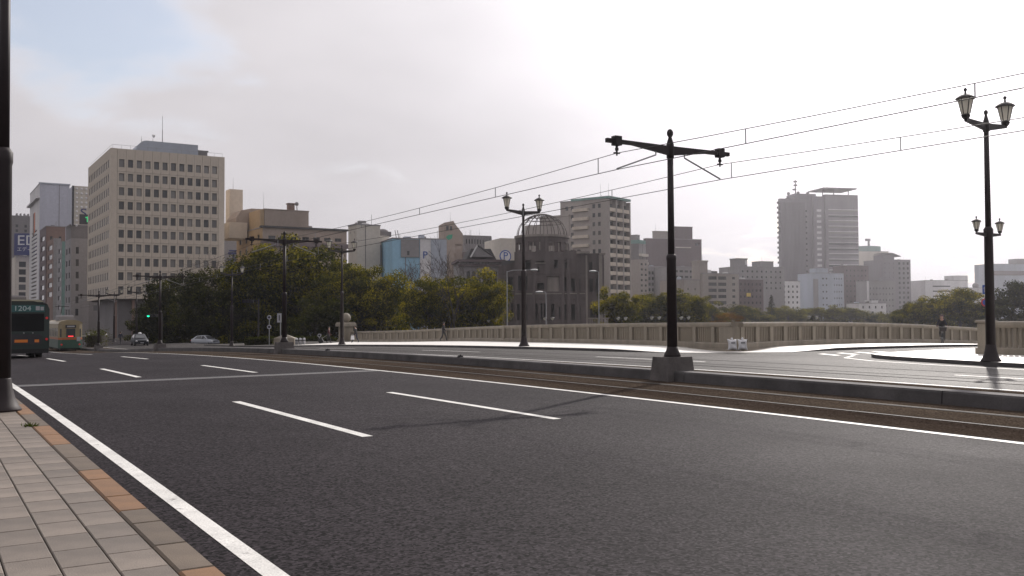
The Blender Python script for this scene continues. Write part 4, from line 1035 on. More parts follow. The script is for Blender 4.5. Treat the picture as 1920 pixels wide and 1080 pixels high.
b = MB(); b.cyl((w*.26, -.251, h-4.3), (w*.26, -.28, h-4.3), 1.2, n=24); b.build('field', M['white_wall'], pd)
inst('lettering', text_mesh('P', 2.5, M['sign_blue'], .04), pd, (w*.26, -.33, h-4.3), (R_(90), 0, 0))

# ---- apartment tower to the right of the ruin
o, w, dd, h = bld('apartment_tower', 'tall beige apartment tower with stacked balconies right of the dome', 1137, 290, 1052, 1176, 371, 52, 'beige_grey', None, None, leftwall='beige_grey')
fl = 14; fh = h/(fl+.6)
sl = MB(); sl.box(0, -1.3, 0, w+.1, 0, .18); slm = sl.mesh('balcony_slab', M['beige']); bp = MB(); bp.box(0, -1.3, 0, w+.1, -1.15, 1.15); bpm = bp.mesh('balcony_front', M['beige'])
bk_ = MB(); bk_.add([(0, -.03, .2), (w, -.03, .2), (w, -.03, fh-.25), (0, -.03, fh-.25)], [(0, 1, 2, 3)]); bkm = bk_.mesh('balcony_window', M['glass'])
for f in range(fl):
    z = f*fh+.5
    inst('balcony_slab', slm, o, (0, 0, z)); inst('balcony_front', bpm, o, (0, 0, z)); inst('balcony_window', bkm, o, (0, 0, z))
for k in range(4):
    b = MB(); b.box(w*k/3-.25, -1.45, 0, w*k/3+.25, 0, h-.3); b.build('pier', M['beige_grey'], o)
lm_ = MB(); lm_.box(-.9, 0, 0, -.01, dd*.34, .95); lmm = lm_.mesh('landing', M['beige'])
wm_ = window_mesh(1.0, 1.3, 'glass', True)
for f in range(fl):
    z = f*fh+1.0
    if f % 1 == 0: inst('landing', lmm, o, (0, dd*.36, z))
    for v in (.16, .28, .76, .88): inst('window', wm_, o, (-.03, dd*v, z+.7), (0, 0, R_(-90)))
b = MB(); b.box(-.3, -1.5, h, w+.3, dd*.75, h+.7); b.build('roof_slab', M['greenish'], o)
b = MB(); b.box(-.2, dd*.8, 0, w*.8, dd+8, h-4.5); b.box(-.4, dd*.78, h-4.498, w*.8, dd+8.2, h-4.0); b.build('rear_wing', M['beige_grey'], o)
b = MB(); b.box(-.2, dd+8.01, 0, w*.7, dd+14, h-6.5); b.build('rear_wing', M['beige_grey'], o)
mast(o, 2, 3, h+.7, 4.2, .06); mast(o, 5, 2, h+.7, 4.6, .06)

# ---- hazier city to the right
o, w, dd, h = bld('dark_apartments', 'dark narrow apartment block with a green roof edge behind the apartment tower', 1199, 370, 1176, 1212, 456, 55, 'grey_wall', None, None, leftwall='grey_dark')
for f in range(10):
    b = MB(); b.box(0, -1.2, h-5-f*3.1, w, -.05, h-4-f*3.1); b.build('balcony', M['beige_light'], o)
b = MB(); b.box(-.3, -.3, h, w*.9, dd*.9, h+1.4); b.build('roof', M['greenish'], o); roofbox(o, .1, .5, .2, .7, h+1.4, 2.0, 'grey_wall', 'penthouse', w, dd)
o, w, dd, h = bld('brown_slab', 'large windowless brown slab building with a rooftop block behind the tram pole', 1213, 460, 1209, 1317, 447, 18, 'pink_brown', dict(cols=1, rows=1, top=450, bot=462, ww=.5, wh=.4, u=(.84, .99)), depth=20)
roofbox(o, .15, .52, .1, .8, h, 3.6, 'beige_grey', 'penthouse', w, dd, .3); roofbox(o, .44, .84, .1, .8, h-5, 11, 'pink_brown', 'lift_house', w, dd, .4)
b = MB(); b.box(w*.52, -.4, h-4.2, w*.8, -.02, h-3.7); b.build('ledge', M['beige_light'], o); mast(o, w*.22, 3, h+3, 5, .07)
o, w, dd, h = bld('thin_apartments', 'thin beige apartment block left of the brown slab', 1200, 340, 1200, 1216, 486, 40, 'beige_grey', dict(cols=2, rows=7, top=490, bot=560, ww=.5, wh=.4), depth=10)
o, w, dd, h = bld('low_apartments', 'low grey apartment block with dark windows in front of the brown slab', 1214, 360, 1214, 1262, 500, 30, 'grey_wall', [dict(cols=2, rows=6, top=506, bot=570, ww=.6, wh=.55, u=(.02, .3)), dict(cols=2, rows=6, top=506, bot=570, ww=.6, wh=.5, u=(.55, .95))], depth=12)
o, w, dd, h = bld('low_apartments', 'low beige apartment block just right of the nearest tram pole', 1262, 350, 1262, 1314, 500, 25, 'grey_wall', dict(cols=5, rows=4, top=503, bot=545, ww=.7, wh=.4), depth=12)
o, w, dd, h = bld('plain_house_block', 'small plain tan block in front of the low apartments', 1283, 300, 1283, 1312, 525, 40, 'beige_grey', dict(cols=2, rows=3, top=535, bot=575, ww=.16, wh=.3), depth=10)
o, w, dd, h = bld('window_block', 'tan five storey block with rows of wide windows and a small tower', 1318, 330, 1310, 1386, 513, 22, 'beige_grey', [dict(cols=2, rows=6, top=515, bot=585, ww=.85, wh=.55, u=(.12, .70)), dict(cols=1, rows=6, top=515, bot=585, ww=.4, wh=.4, u=(.74, .98))], depth=12, mull=5)
b = MB(); b.box(-.5, 1, 0, 2.8, 6, h+4.2); b.box(-.7, .8, h+4.202, 3.0, 6.2, h+4.7); b.build('tower', M['beige_grey'], o); b = MB(); b.box(4.5, 2, h, 7.5, 6, h+1.1); b.build('tank', M['grey_dark'], o); mast(o, 2, 3, h+4.6, 2.2, .05)
o, w, dd, h = bld('pale_office', 'grey office with a box on its roof, left of the tall tower', 1386, 420, 1386, 1472, 500, 25, 'grey_wall', dict(cols=9, rows=4, top=503, bot=545, ww=.35, wh=.35), depth=14)
b = MB(); b.box(.0, 1, h, 5.6, 6, h+3.4); b.box(-.2, .8, h+3.402, 5.8, 6.2, h+3.9); b.build('roof_box', M['grey_wall'], o); b = MB(); b.box(4.3, .7, h+1, 5.2, .99, h+3); b.build('opening', M['white_wall'], o)
roofbox(o, .55, .85, .2, .6, h, 2.8, 'grey_wall', 'penthouse', w, dd); mast(o, w*.6, 3, h+2, 3, .05)
o, w, dd, h = bld('brown_shop_block', 'low brownish block with a yellow sign between the tan and white blocks', 1384, 345, 1384, 1432, 524, 25, 'pink_brown', dict(cols=6, rows=5, top=527, bot=585, ww=.4, wh=.4), depth=12)
b = MB(); b.box(w*.33, -.3, h-6.2, w*.48, -.02, h-4.9); b.build('yellow_sign', mat('sign_yellow', (.6, .45, .12), .6), o)
o, w, dd, h = bld('white_flats', 'white flats with two columns of dark windows in front of the tall tower', 1426, 480, 1426, 1472, 506, 22, 'bluegrey', [dict(cols=1, rows=6, top=530, bot=592, ww=.18, wh=.55, u=(.1, .5)), dict(cols=1, rows=6, top=530, bot=592, ww=.18, wh=.55, u=(.62, .98))], depth=12)
o, w, dd, h = bld('white_flats', 'lower white flats with a grid of small windows left of the tower base', 1466, 470, 1466, 1501, 527, 22, 'white_wall', dict(cols=4, rows=6, top=532, bot=592, ww=.4, wh=.42), depth=12)
# the tall tower
o, w, dd, h = bld('tall_tower', 'tall grey tower with pale ribbon windows and an antenna mast', 1466, 640, 1464, 1605, 372, 12, 'tower_grey', None, depth=26)
d_ = 640; k_ = d_/FPX
b = MB(); b.box(w*.42, -2.6, 0, w*.56, -.02, h+2.0); b.build('service_shaft', M['tower_grey'], o)
b = MB(); b.box(w*.561, -4.2, 0, w*1.005, -.02, h+3.2); b.build('office_wing', M['tower_grey'], o)
for r in range(13):
    z = h-8.5-r*3.75
    b = MB(); b.box(w*.60, -4.32, z, w*1.0, -4.21, z+1.25); b.build('ribbon_window', M['glass_grey'], o)
    b = MB(); b.box(w*.60, -4.40, z+1.26, w*1.0, -4.21, z+1.75); b.build('sunshade', M['white_wall'], o)
    b = MB(); b.box(w*.46, -2.72, z, w*.52, -2.61, z+1.6); b.build('window', M['white_wall'], o)
    b = MB(); b.box(w*.335, -.12, z, w*.355, -.021, z+1.2); b.build('window', M['glass'], o)
for k in range(18):
    b = MB(); b.box(w*(.012+k*.0185), -.35, 6, w*(.012+k*.0185)+.22, -.02, h-2); b.build('pilaster', M['tower_grey'], o)
for k in range(16):
    b = MB(); b.box(-1.0, 1+k*0, h-3-k*3.4, -.02, 3, h-1.6-k*3.4); b.build('fin', M['grey_wall'], o)
b = MB(); b.box(w*.22, 2, h, w*.50, 14, h+4.2); b.build('plant_room', M['tower_grey'], o)
b = MB(); b.box(w*.50, -8, h+6.6, w*.95, 12, h+7.4); b.build('roof_canopy', M['grey_wall'], o)
for u in (.55, .7, .9):
    b = MB(); b.cyl((w*u, -2, h+3), (w*u, -2, h+6.6), .3, n=6); b.build('canopy_post', M['grey_dark'], o)
b = MB(); xm = w*.235; b.cyl((xm, 3, h+4), (xm, 3, h+13.5), .45, .3, 8)
for zz_ in (6.5, 9.5, 12): b.lathe([(.3, zz_), (1.3, zz_+.1), (1.3, zz_+.9), (.3, zz_+1.0)], 10, (xm+(-.8 if zz_ == 6.5 else 0), 3, h))
b.build('antenna_mast', M['grey_dark'], o)
for k in range(3):
    b = MB(); b.sphere((w*(.13+.13*k), 2, h+4.0+.6*(k > 0)), 1.1, 10, 6); b.build('dish', M['grey_wall'], o)
o, w, dd, h = bld('white_flats', 'white flats with small dark windows in the middle of the tower base', 1524, 500, 1524, 1583, 512, 15, 'bluegrey', [dict(cols=2, rows=6, top=516, bot=590, ww=.45, wh=.25, u=(.28, .52)), dict(cols=4, rows=6, top=516, bot=590, ww=.45, wh=.25, u=(.66, .98))], depth=14)
roofbox(o, .2, .55, .1, .6, h, 2.6, 'bluegrey', 'penthouse', w, dd)
b = MB(); b.box(w*.03, -.2, 0, w*.18, -.02, h-3); b.build('grey_strip', M['grey_wall'], o)
o, w, dd, h = bld('domed_hall', 'pale wide building with a rooftop crane right of the tall tower', 1606, 820, 1606, 1668, 471, 10, 'beige_light', None, depth=30)
b = MB(); n = 14; b.prism_z([(w*.5+w*.5*math.cos(math.pi*k/n), 15-13*math.sin(math.pi*k/n)) for k in range(n+1)][::-1], h, h+5); b.build('roof_drum', M['greenish'], o)
b = MB(); b.cyl((w*.5, 5, h+5), (w*.5, 5, h+11), 1.0, .8, 8); b.box(w*.5-3, 4.2, h+9.5, w*.5+1.2, 5.8, h+11.5); b.build('crane', M['grey_wall'], o)
o, w, dd, h = bld('stepped_flats', 'hazy stepped flats with a roof pavilion right of the tall tower', 1655, 600, 1655, 1709, 487, 12, 'tower_grey', [dict(cols=3, rows=11, top=489, bot=590, ww=.5, wh=.5, u=(.52, 1)), dict(cols=3, rows=8, top=489, bot=560, ww=.14, wh=.3, u=(.02, .5))], depth=20)
roofbox(o, .1, .5, .1, .6, h, 3.4, 'tower_grey', 'penthouse', w, dd); b = MB(); b.prism_y([(w*.12, h+4.6), (w*.42, h+4.6), (w*.72, h+2.4), (w*.70, h+2.2), (w*.40, h+4.0), (w*.12, h+4.0)], 1, 12); b.build('pavilion_roof', M['grey_wall'], o)
o, w, dd, h = bld('grey_slab', 'plain grey slab in front of the stepped flats', 1628, 540, 1628, 1680, 527, 12, 'grey_wall', dict(cols=8, rows=5, top=535, bot=590, ww=.3, wh=.3), depth=12)
b = MB(); b.box(-.6, -.3, 0, .6, -.02, h); b.build('light_strip', M['white_wall'], o)
o, w, dd, h = bld('brown_slab', 'hazy brown block between the white flats and the grey slab', 1584, 560, 1584, 1630, 498, 12, 'pink_brown', dict(cols=6, rows=9, top=502, bot=590, ww=.35, wh=.35), depth=12)
o, w, dd, h = bld('white_house', 'small white house with dark windows low below the grey slab', 1611, 420, 1611, 1662, 569, 12, 'white_wall', [dict(cols=4, rows=1, top=572, bot=580, ww=.25, wh=.6), dict(cols=3, rows=1, top=582, bot=592, ww=.3, wh=.6)], depth=10)
roofbox(o, .5, .75, .1, .6, h, 1.3, 'white_wall', 'penthouse', w, dd, .1)
o, w, dd, h = bld('blue_edge_building', 'pale bluish building just right of the stepped flats', 1708, 640, 1708, 1729, 529, 12, 'bluegrey', dict(cols=2, rows=4, top=535, bot=590, ww=.2, wh=.3), depth=12)
o, w, dd, h = bld('long_white_building', 'long white building with two ribbons of windows above the right hand trees', 1736, 620, 1736, 1816, 526, 10, 'white_wall', dict(cols=1, rows=3, top=532, bot=560, ww=.75, wh=.22, u=(.08, .68)), depth=16, mull=9)
roofbox(o, .66, 1.0, .0, .6, h, 3.2, 'white_wall', 'penthouse', w, dd)
o, w, dd, h = bld('low_white_building', 'low pale building left of the four lantern post', 1815, 600, 1815, 1862, 540, 10, 'white_wall', None, depth=12)
b = MB(); b.sphere((8.0, 3, h+1.5), 2.0, 10, 6); b.build('water_tank', M['grey_wall'], o)
o, w, dd, h = bld('hazy_block', 'hazy pale block at the right edge with a roof stack', 1858, 760, 1858, 1960, 495, 8, 'bluegrey', None, depth=20)
roofbox(o, .55, .9, .2, .7, h, 4.5, 'grey_wall', 'roof_stack', w, dd)
b = MB(); b.box(-.3, -.4, h-9, w, -.02, h-5.5); b.build('band', M['pink_brown'], o)
# ================================================================== the ruined domed hall
RD = 186; k_ = RD/FPX
x, y = gpos(1040, RD)
hall = empty('ruined_hall', (x, y, GROUND_Z), -YAW-R_(3), 'ruined brick hall crowned by a bare steel dome frame', 'ruin')
def rz_(py): return zat(1040, py, RD)-GROUND_Z
U = lambda px: (px-1040)*k_
rr = random.Random(5)
def thick_wall(name, W_, top, rc, place, t, m, jag=0.0):
    b = MB(); face(b, W_, top, rc, place, t)
    face(b, W_, top, rc, lambda u, v, e: place(u, v, t-e), 0.001)
    p = [place(0, top, 0), place(W_, top, 0), place(W_, top, t), place(0, top, t)]; b.add(p, [(0, 1, 2, 3)])
    for u in (0, W_): b.add([place(u, 0, 0), place(u, 0, t), place(u, top, t), place(u, top, 0)], [(0, 1, 2, 3)])
    return b.build(name, M[m], hall)
def pl_(x0, y0): return lambda u, v, e: (x0+u, y0+e, v)
# centre block (slightly forward), right tower, left wing, with back walls so that openings show depth
cw = U(1098)-U(966); top_c = rz_(473)
def op(pxa, pxb, pya, pyb, x0): return (U(pxa)-x0, U(pxb)-x0, max(.3, rz_(pyb)), rz_(pya))
x0 = U(966)
cr = [op(1008, 1021, 531, 543, x0), op(1006, 1022, 490, 493, x0), op(1009, 1012, 500, 511, x0), op(1026, 1049, 519, 547, x0), op(1003, 1009, 569, 600, x0), op(1014, 1018, 569, 600, x0),
      op(1020, 1024, 569, 600, x0), op(1034, 1040, 570, 598, x0), op(1048, 1051, 576, 598, x0), op(1071, 1078, 523, 547, x0), op(1071, 1078, 571, 600, x0), op(970, 976, 569, 600, x0), op(984, 990, 569, 600, x0), op(972, 990, 517, 545, x0), op(1056, 1062, 520, 546, x0), op(1056, 1062, 571, 600, x0), op(986, 996, 488, 506, x0), op(1040, 1047, 488, 504, x0), op(1060, 1066, 488, 504, x0), op(1082, 1088, 523, 547, x0), op(1082, 1088, 571, 600, x0)]
thick_wall('centre_wall', cw, top_c, cr, pl_(x0, -2.2), .8, 'ruin')
b = MB(); b.box(U(1026)+.05, -1.75, rz_(547), U(1049)-.05, -1.55, rz_(519)); b.build('infill', M['ruin_light'], hall)
x0 = U(1092); tr = [op(1105, 1111, 492, 508, x0), op(1105, 1112, 523, 548, x0), op(1117, 1121, 523, 549, x0), op(1106, 1115, 571, 598, x0), op(1117, 1121, 571, 598, x0)]
thick_wall('right_tower_wall', U(1132)-x0, rz_(476), tr, pl_(x0, -1.0), .7, 'ruin')
for px in (1098.5, 1126):
    b = MB(); b.box(U(px)-.32, -1.9, 0, U(px)+.32, -1.01, rz_(480)); b.build('pilaster', M['ruin_light'], hall)
b = MB(); b.cyl((U(1093), -1.4, rz_(477)), (U(1093), -1.4, rz_(473)), 1.5, n=18); b.build('round_cornice', M['ruin_light'], hall)
b = MB(); b.box(U(1124), -1.3, rz_(479), U(1135), .2, rz_(476)); b.build('broken_cornice', M['ruin_light'], hall)
x0 = U(934); lr = [op(951, 962, 519, 543, x0), op(951, 954, 569, 600, x0), op(958, 962, 569, 600, x0), op(966.5, 967, 571, 572, x0)][:3]
thick_wall('left_wing_wall', U(966)-.02-x0, rz_(504), lr, pl_(x0, -.6), .7, 'ruin')
for k in range(16):                                     # broken brick crown of the left wing
    u0 = U(935)+k*(U(965)-U(935))/16; hh = .15+k*.075+rr.uniform(-.12, .18)
    b = MB(); b.box(u0, -.5, rz_(504)+.002, u0+.21, -.05, rz_(504)+.1+max(.05, hh)); b.build('broken_brick', M['ruin'], hall)
b = MB(); b.box(U(950), -.8, rz_(545), U(965), -.62, rz_(543)); b.box(U(951), -.8, rz_(543), U(952.5), -.62, rz_(517)); b.build('window_surround', M['ruin_light'], hall)
b = MB(); b.box(U(1004), -2.55, rz_(495), U(1024), -2.21, rz_(493.5)); b.build('lintel', M['ruin_light'], hall)
# rear and side walls
x0 = U(938); W_b = U(1130)-x0
thick_wall('rear_wall', W_b, rz_(500), [], pl_(x0, 12), .6, 'ruin')
for px in (938, 1130):
    b = MB(); b.box(U(px)-.3, -.2, 0, U(px)+.3, 12, rz_(497 if px < 1000 else 484)); b.build('side_wall', M['ruin'], hall)
b = MB(); b.box(U(966)+.1, -1.38, rz_(512), U(1092), 10, rz_(510)); b.build('floor_slab', M['ruin'], hall)
for px in (1002, 1056, 1066, 1084):
    b = MB(); b.box(U(px)-.25, -2.5, 0, U(px)+.25, -2.21, rz_(482)); b.build('pilaster', M['ruin'], hall)
b = MB(); b.box(U(966)+.1, -1.38, rz_(474), U(1092), 10, rz_(473.2)); b.build('upper_slab', M['ruin'], hall)
for py_ in (514, 552, 560):
    b = MB(); b.box(U(967), -2.36, rz_(py_), U(1097), -2.215, rz_(py_-1.6)); b.build('string_course', M['ruin_light' if py_ == 552 else 'ruin'], hall)
for k in range(26):                                     # ragged bricks left along the broken crown
    u0 = U(rr.uniform(968, 1090)); b = MB(); b.box(u0, -2.1, rz_(473)+.002, u0+rr.uniform(.2, .7), -1.6, rz_(473)+rr.uniform(.08, .4)); b.build('broken_brick', M['ruin'], hall)
b = MB(); b.box(U(940), 2.6, 0, U(1129), 3.0, rz_(486)); b.build('dark_backing', M['roof_dark'], hall)  # dark partition added behind the openings so that they read as shade
# drum below the dome
cx, cy_, rd = U(1016.5), 3.6, 5.35; z0, z1 = rz_(476), rz_(444)
n = 48; b = MB()
def arc(r, k): t = 2*math.pi*k/n; return cx+r*math.cos(t), cy_+r*math.sin(t)
def ring(bb, r0, r1, za, zb, ks):
    for k in ks:
        p = [arc(r1, k), arc(r1, k+1), arc(r0, k+1), arc(r0, k)]
        bb.prism_z(p, za, zb)
ring(b, rd-.5, rd, z0-1.5, z0+.25, range(n)); ring(b, rd-.5, rd, z0+2.3, z1, range(n)); b.build('drum_wall', M['ruin'], hall)
for k in range(n):
    if k % 6 in (0, 1): bb = MB(); ring(bb, rd-.5, rd, z0+.252, z0+2.298, [k]); bb.build('drum_pier', M['ruin'], hall)
    elif k % 2 == 1: bb = MB(); t = 2*math.pi*(k+.5)/n; bb.cyl((cx+(rd-.25)*math.cos(t), cy_+(rd-.25)*math.sin(t), z0+.25), (cx+(rd-.25)*math.cos(t), cy_+(rd-.25)*math.sin(t), z0+2.3), .11, n=6); bb.build('drum_column', M['ruin_light'], hall)
b = MB(); ring(b, rd-.5, rd+.22, z1+.002, z1+.45, range(n)); b.build('drum_cornice', M['ruin_light'], hall)
# bare steel dome
zd = z1+.45; Rd, Hd = 5.05, rz_(397)-z1-.45
M['rusty'] = mat('rusted_iron', (.038, .024, .022), .8, var=.3, scale=2)
fr_ = empty('dome_frame', (cx, cy_, zd)); fr_.parent = hall
def dp(t, a): return (Rd*math.cos(a)*math.cos(t), Rd*math.cos(a)*math.sin(t), Hd*math.sin(a))
for k in range(20):
    t = 2*math.pi*(k+.3)/20
    b = MB(); b.tube([dp(t, a) for a in np.linspace(0, math.pi/2*.985, 10)], .062, 5); b.build('rib', M['rusty'], fr_)
for a, r in ((.62, .05), (.86, .06), (1.05, .05), (1.25, .05), (1.42, .07)):
    b = MB(); pts = [dp(2*math.pi*k/40, a) for k in range(41)]; b.tube(pts, r, 4, cap=False); b.build('hoop', M['rusty'], fr_)
for k in range(46):
    b = MB(); t = rr.uniform(0, 6.28); a = rr.uniform(.6, 1.3); p = dp(t, a); q = dp(t+rr.uniform(-.3, .3), a+rr.uniform(-.15, .2)); b.tube([p, q], .045, 4)
    b.build('lath', M['rusty'], fr_)
# iron fence on the bank below the right corner of the ruin
x, y = gpos(1104, 140); o = empty('fence', (x, y, GROUND_Z), -YAW, 'low pale railing at the foot of the right corner of the ruin', 'fence')
zt_ = zat(1104, 598, 140)-GROUND_Z
for k in range(12): b = MB(); b.box(k*.25, 0, 0, k*.25+.1, .1, zt_); b.build('bar', M['ruin_light'], o)
b = MB(); b.box(-.1, -.02, zt_+.002, 3.0, .12, zt_+.18); b.build('rail', M['ruin_light'], o)
# ================================================================== trees and hedges
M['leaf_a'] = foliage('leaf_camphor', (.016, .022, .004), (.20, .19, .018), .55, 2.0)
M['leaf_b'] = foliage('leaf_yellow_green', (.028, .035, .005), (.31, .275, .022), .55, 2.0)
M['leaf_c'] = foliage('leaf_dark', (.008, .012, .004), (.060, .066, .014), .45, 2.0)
M['leaf_o'] = foliage('leaf_orange', (.06, .035, .012), (.22, .13, .035), .5, 2.0)
M['bark'] = mat('bark', (.035, .028, .024), .9, var=.3, scale=4)
M['twig'] = mat('bare_twig', (.075, .058, .055), .9, var=.2, scale=2)
def crown_mesh(name, seed, m, clumps=70, per=220, leaf=.30, flat=.85, lob=.36):
    """unit crown (radius about 1 in x and y, flat in z): leaf faces in uneven clumps through the volume"""
    g = np.random.default_rng(seed)
    # big lobes give the outline, clumps sit on and in them
    nl = 20; la = g.uniform(0, 2*np.pi, nl); lz = g.uniform(-.75, .75, nl); lr = .52*np.sqrt(np.clip(1-lz**2*.6, .2, 1))
    lobes = np.stack([np.cos(la)*lr, np.sin(la)*lr, lz*flat], 1); lrad = g.uniform(lob*.8, lob*1.45, nl)
    C = []; Rr = []
    while len(C) < clumps:
        i = g.integers(nl); v = g.normal(size=3); v /= np.linalg.norm(v)
        if v[2] < -.8: continue
        C.append(lobes[i]+v*lrad[i]*g.uniform(.55, 1.05)); Rr.append(g.uniform(.13, .25))
    C = np.array(C); Rr = np.array(Rr)
    idx = np.repeat(np.arange(clumps), per); n = len(idx)
    v = g.normal(size=(n, 3)); v /= np.linalg.norm(v, axis=1)[:, None]
    P = C[idx]+v*(Rr[idx]*g.uniform(.25, 1.0, n)**.5)[:, None]*np.array([1.15, 1.15, .8])
    lo, hi = np.percentile(P, 1.5, axis=0), np.percentile(P, 98.5, axis=0); lo[2], hi[2] = np.percentile(P[:, 2], .5), np.percentile(P[:, 2], 99.85); P = (P-(lo+hi)/2)/((hi-lo)/2)
    nor = v*1.5+g.normal(size=(n, 3))*.45+np.array([0, 0, .3]); nor /= np.linalg.norm(nor, axis=1)[:, None]
    t = np.cross(nor, g.normal(size=(n, 3))); t /= np.linalg.norm(t, axis=1)[:, None]; bt = np.cross(nor, t)
    s = (leaf*g.uniform(.6, 1.25, n))[:, None]
    V = np.stack([P-t*s*.5, P+bt*s*.32, P+t*s*.55, P-bt*s*.32], 1).reshape(-1, 3)
    me = bpy.data.meshes.new(name); me.vertices.add(len(V)); me.vertices.foreach_set('co', V.ravel())
    me.loops.add(len(V)); me.loops.foreach_set('vertex_index', np.arange(len(V), dtype=np.int32))
    me.polygons.add(n); me.polygons.foreach_set('loop_start', np.arange(0, len(V), 4, dtype=np.int32)); me.polygons.foreach_set('loop_total', np.full(n, 4, dtype=np.int32))
    tint = (g.uniform(-.18, .30, clumps)[idx]+g.normal(0, .20, n)+.18*(nor[:, 2])).astype(np.float32)  # random tint; upward-facing leaves made lighter, top light put into the colour
    me.update(); at_ = me.attributes.new('tint', 'FLOAT', 'FACE'); at_.data.foreach_set('value', tint)
    me.materials.append(m); me.update(); return me
def trunk_mesh(seed, h):
    q = random.Random(seed); b = MB()
    b.tube([(0, 0, -.3), (.05, .02, h*.3), (-.04, .05, h*.55), (.02, 0, h*.75)], [.40, .30, .24, .17], 9)
    for k in range(7):
        a = 6.283*k/7+q.uniform(-.3, .3); z = h*q.uniform(.32, .6); r = h*q.uniform(.20, .36)
        b.tube([(0, 0, z), (r*.45*math.cos(a), r*.45*math.sin(a), z+h*.10), (r*math.cos(a), r*math.sin(a), z+h*.26)], [.16, .10, .045], 6)
    return b.mesh('trunk', M['bark'], True)
CR = {}
def get_crown(kind, v):
    key = (kind, v)
    if key not in CR:
        m, cl, pe, lf = {'a': ('leaf_a', 200, 230, .055), 'b': ('leaf_b', 150, 210, .062), 'c': ('leaf_c', 140, 190, .066), 'o': ('leaf_o', 60, 160, .06), 'f': ('leaf_c', 60, 120, .075)}[kind]
        CR[key] = crown_mesh('crown', 100+hash_(kind)*17+v, M[m], cl, pe, lf)
    return CR[key]
def hash_(s): return sum(ord(c) for c in s)
_tk = [trunk_mesh(s, 8.0) for s in range(3)]
tcount = [0]
def tree(px, d, ptop, halfw, label, kind='a', v=0, pbot=None, group='evergreen trees on the far bank', name='evergreen_tree', asp=1.0):
    """px, d: bearing and distance; ptop: image row of the top; halfw: half width in image columns"""
    x, y = gpos(px, d); zt = zat(px, ptop, d)-GROUND_Z; rx = halfw/FPX*d
    zb = (zat(px, pbot, d)-GROUND_Z) if pbot else max(.8, zt*.16)
    o = empty(name, (x, y, GROUND_Z), rnd.uniform(0, 6.28), label, 'tree', group)
    hz = (zt-zb)/2; cz = zb+hz
    inst('crown', get_crown(kind, v), o, (0, 0, cz), (0, 0, rnd.uniform(0, 6.28)), (rx*1.0, rx*asp, hz))
    s = zt/9.5; inst('trunk', _tk[tcount[0] % 3], o, (0, 0, 0), (0, 0, 0), (s*.9, s*.9, s)); tcount[0] += 1
    return o
G1 = 'evergreen trees on the far bank'
tree(560, 152, 452, 100, 'broad dark evergreen, tallest of the group, behind the second tram pole', 'a', 0, pbot=655)
tree(478, 146, 486, 70, 'dark evergreen left of the tallest one, behind the pair of round signs', 'a', 1, pbot=655)
tree(640, 142, 492, 62, 'dark evergreen behind the stone ball pedestal', 'a', 2, pbot=650)
tree(700, 140, 512, 62, 'yellow green evergreen right of the stone ball pedestal', 'b', 0, pbot=648)
tree(742, 150, 540, 42, 'low yellow green evergreen behind the walking man, at left of the bare tree', 'b', 1, pbot=645)
tree(405, 150, 505, 62, 'dark evergreen behind the silver car', 'c', 0, pbot=660)
tree(335, 158, 520, 60, 'dark evergreen in front of the right part of the office block', 'c', 1, pbot=662)
tree(290, 165, 566, 40, 'dark low evergreen behind the taxi', 'c', 2, pbot=662)
tree(452, 150, 545, 46, 'low dark evergreen shrub tree left of the hedge', 'c', 0, pbot=662)
tree(590, 125, 560, 60, 'dark underwood evergreen behind the hedges by the pedestal', 'c', 1, pbot=655)
tree(860, 138, 508, 72, 'yellow green evergreen with the bare tree in front, left of the ruin', 'b', 2, pbot=640)
tree(915, 134, 528, 36, 'yellow green evergreen touching the left edge of the ruin', 'b', 0, pbot=640)
tree(805, 134, 520, 44, 'yellow green evergreen at left of the bare tree trunk', 'b', 1, pbot=640)
tree(1156, 150, 540, 40, 'yellow green tree at the right corner of the ruin', 'b', 2, pbot=632)
tree(1240, 175, 545, 52, 'dark green tree left of the nearest tram pole', 'a', 0, pbot=632)
tree(1290, 178, 552, 34, 'dark green tree right of the nearest tram pole', 'a', 2, pbot=632)
tree(1336, 240, 566, 30, 'dull green tree between the dark tree and the orange bush', 'a', 2, pbot=628)
tree(1365, 160, 586, 28, 'small orange brown tree showing over the balustrade', 'o', 0, pbot=625, name='autumn_tree', group='small trees along the river bank')
tree(1405, 290, 572, 40, 'hazy green tree left of the pointed conifer', 'a', 1, pbot=625)
tree(1478, 330, 574, 34, 'hazy round tree just right of the pointed conifer', 'a', 2, pbot=622)
tree(1540, 340, 574, 44, 'hazy round tree below the white flats', 'a', 0, pbot=622)
tree(1612, 340, 577, 44, 'hazy round tree below the small white house', 'a', 1, pbot=622)
tree(1668, 330, 584, 36, 'hazy low tree left of the right hand group', 'a', 2, pbot=622)
tree(1708, 215, 567, 34, 'green tree at the left of the right hand group', 'a', 1, pbot=628)
tree(1752, 210, 556, 42, 'green tree above the cyclist', 'b', 2, pbot=628)
tree(1800, 205, 541, 46, 'tall green tree right of the cyclist', 'b', 0, pbot=628)
tree(1836, 205, 566, 30, 'green tree just left of the four lantern post', 'a', 1, pbot=628)
tree(1900, 195, 528, 52, 'dark tree at the right edge behind the nearest balustrade', 'c', 2, pbot=630)
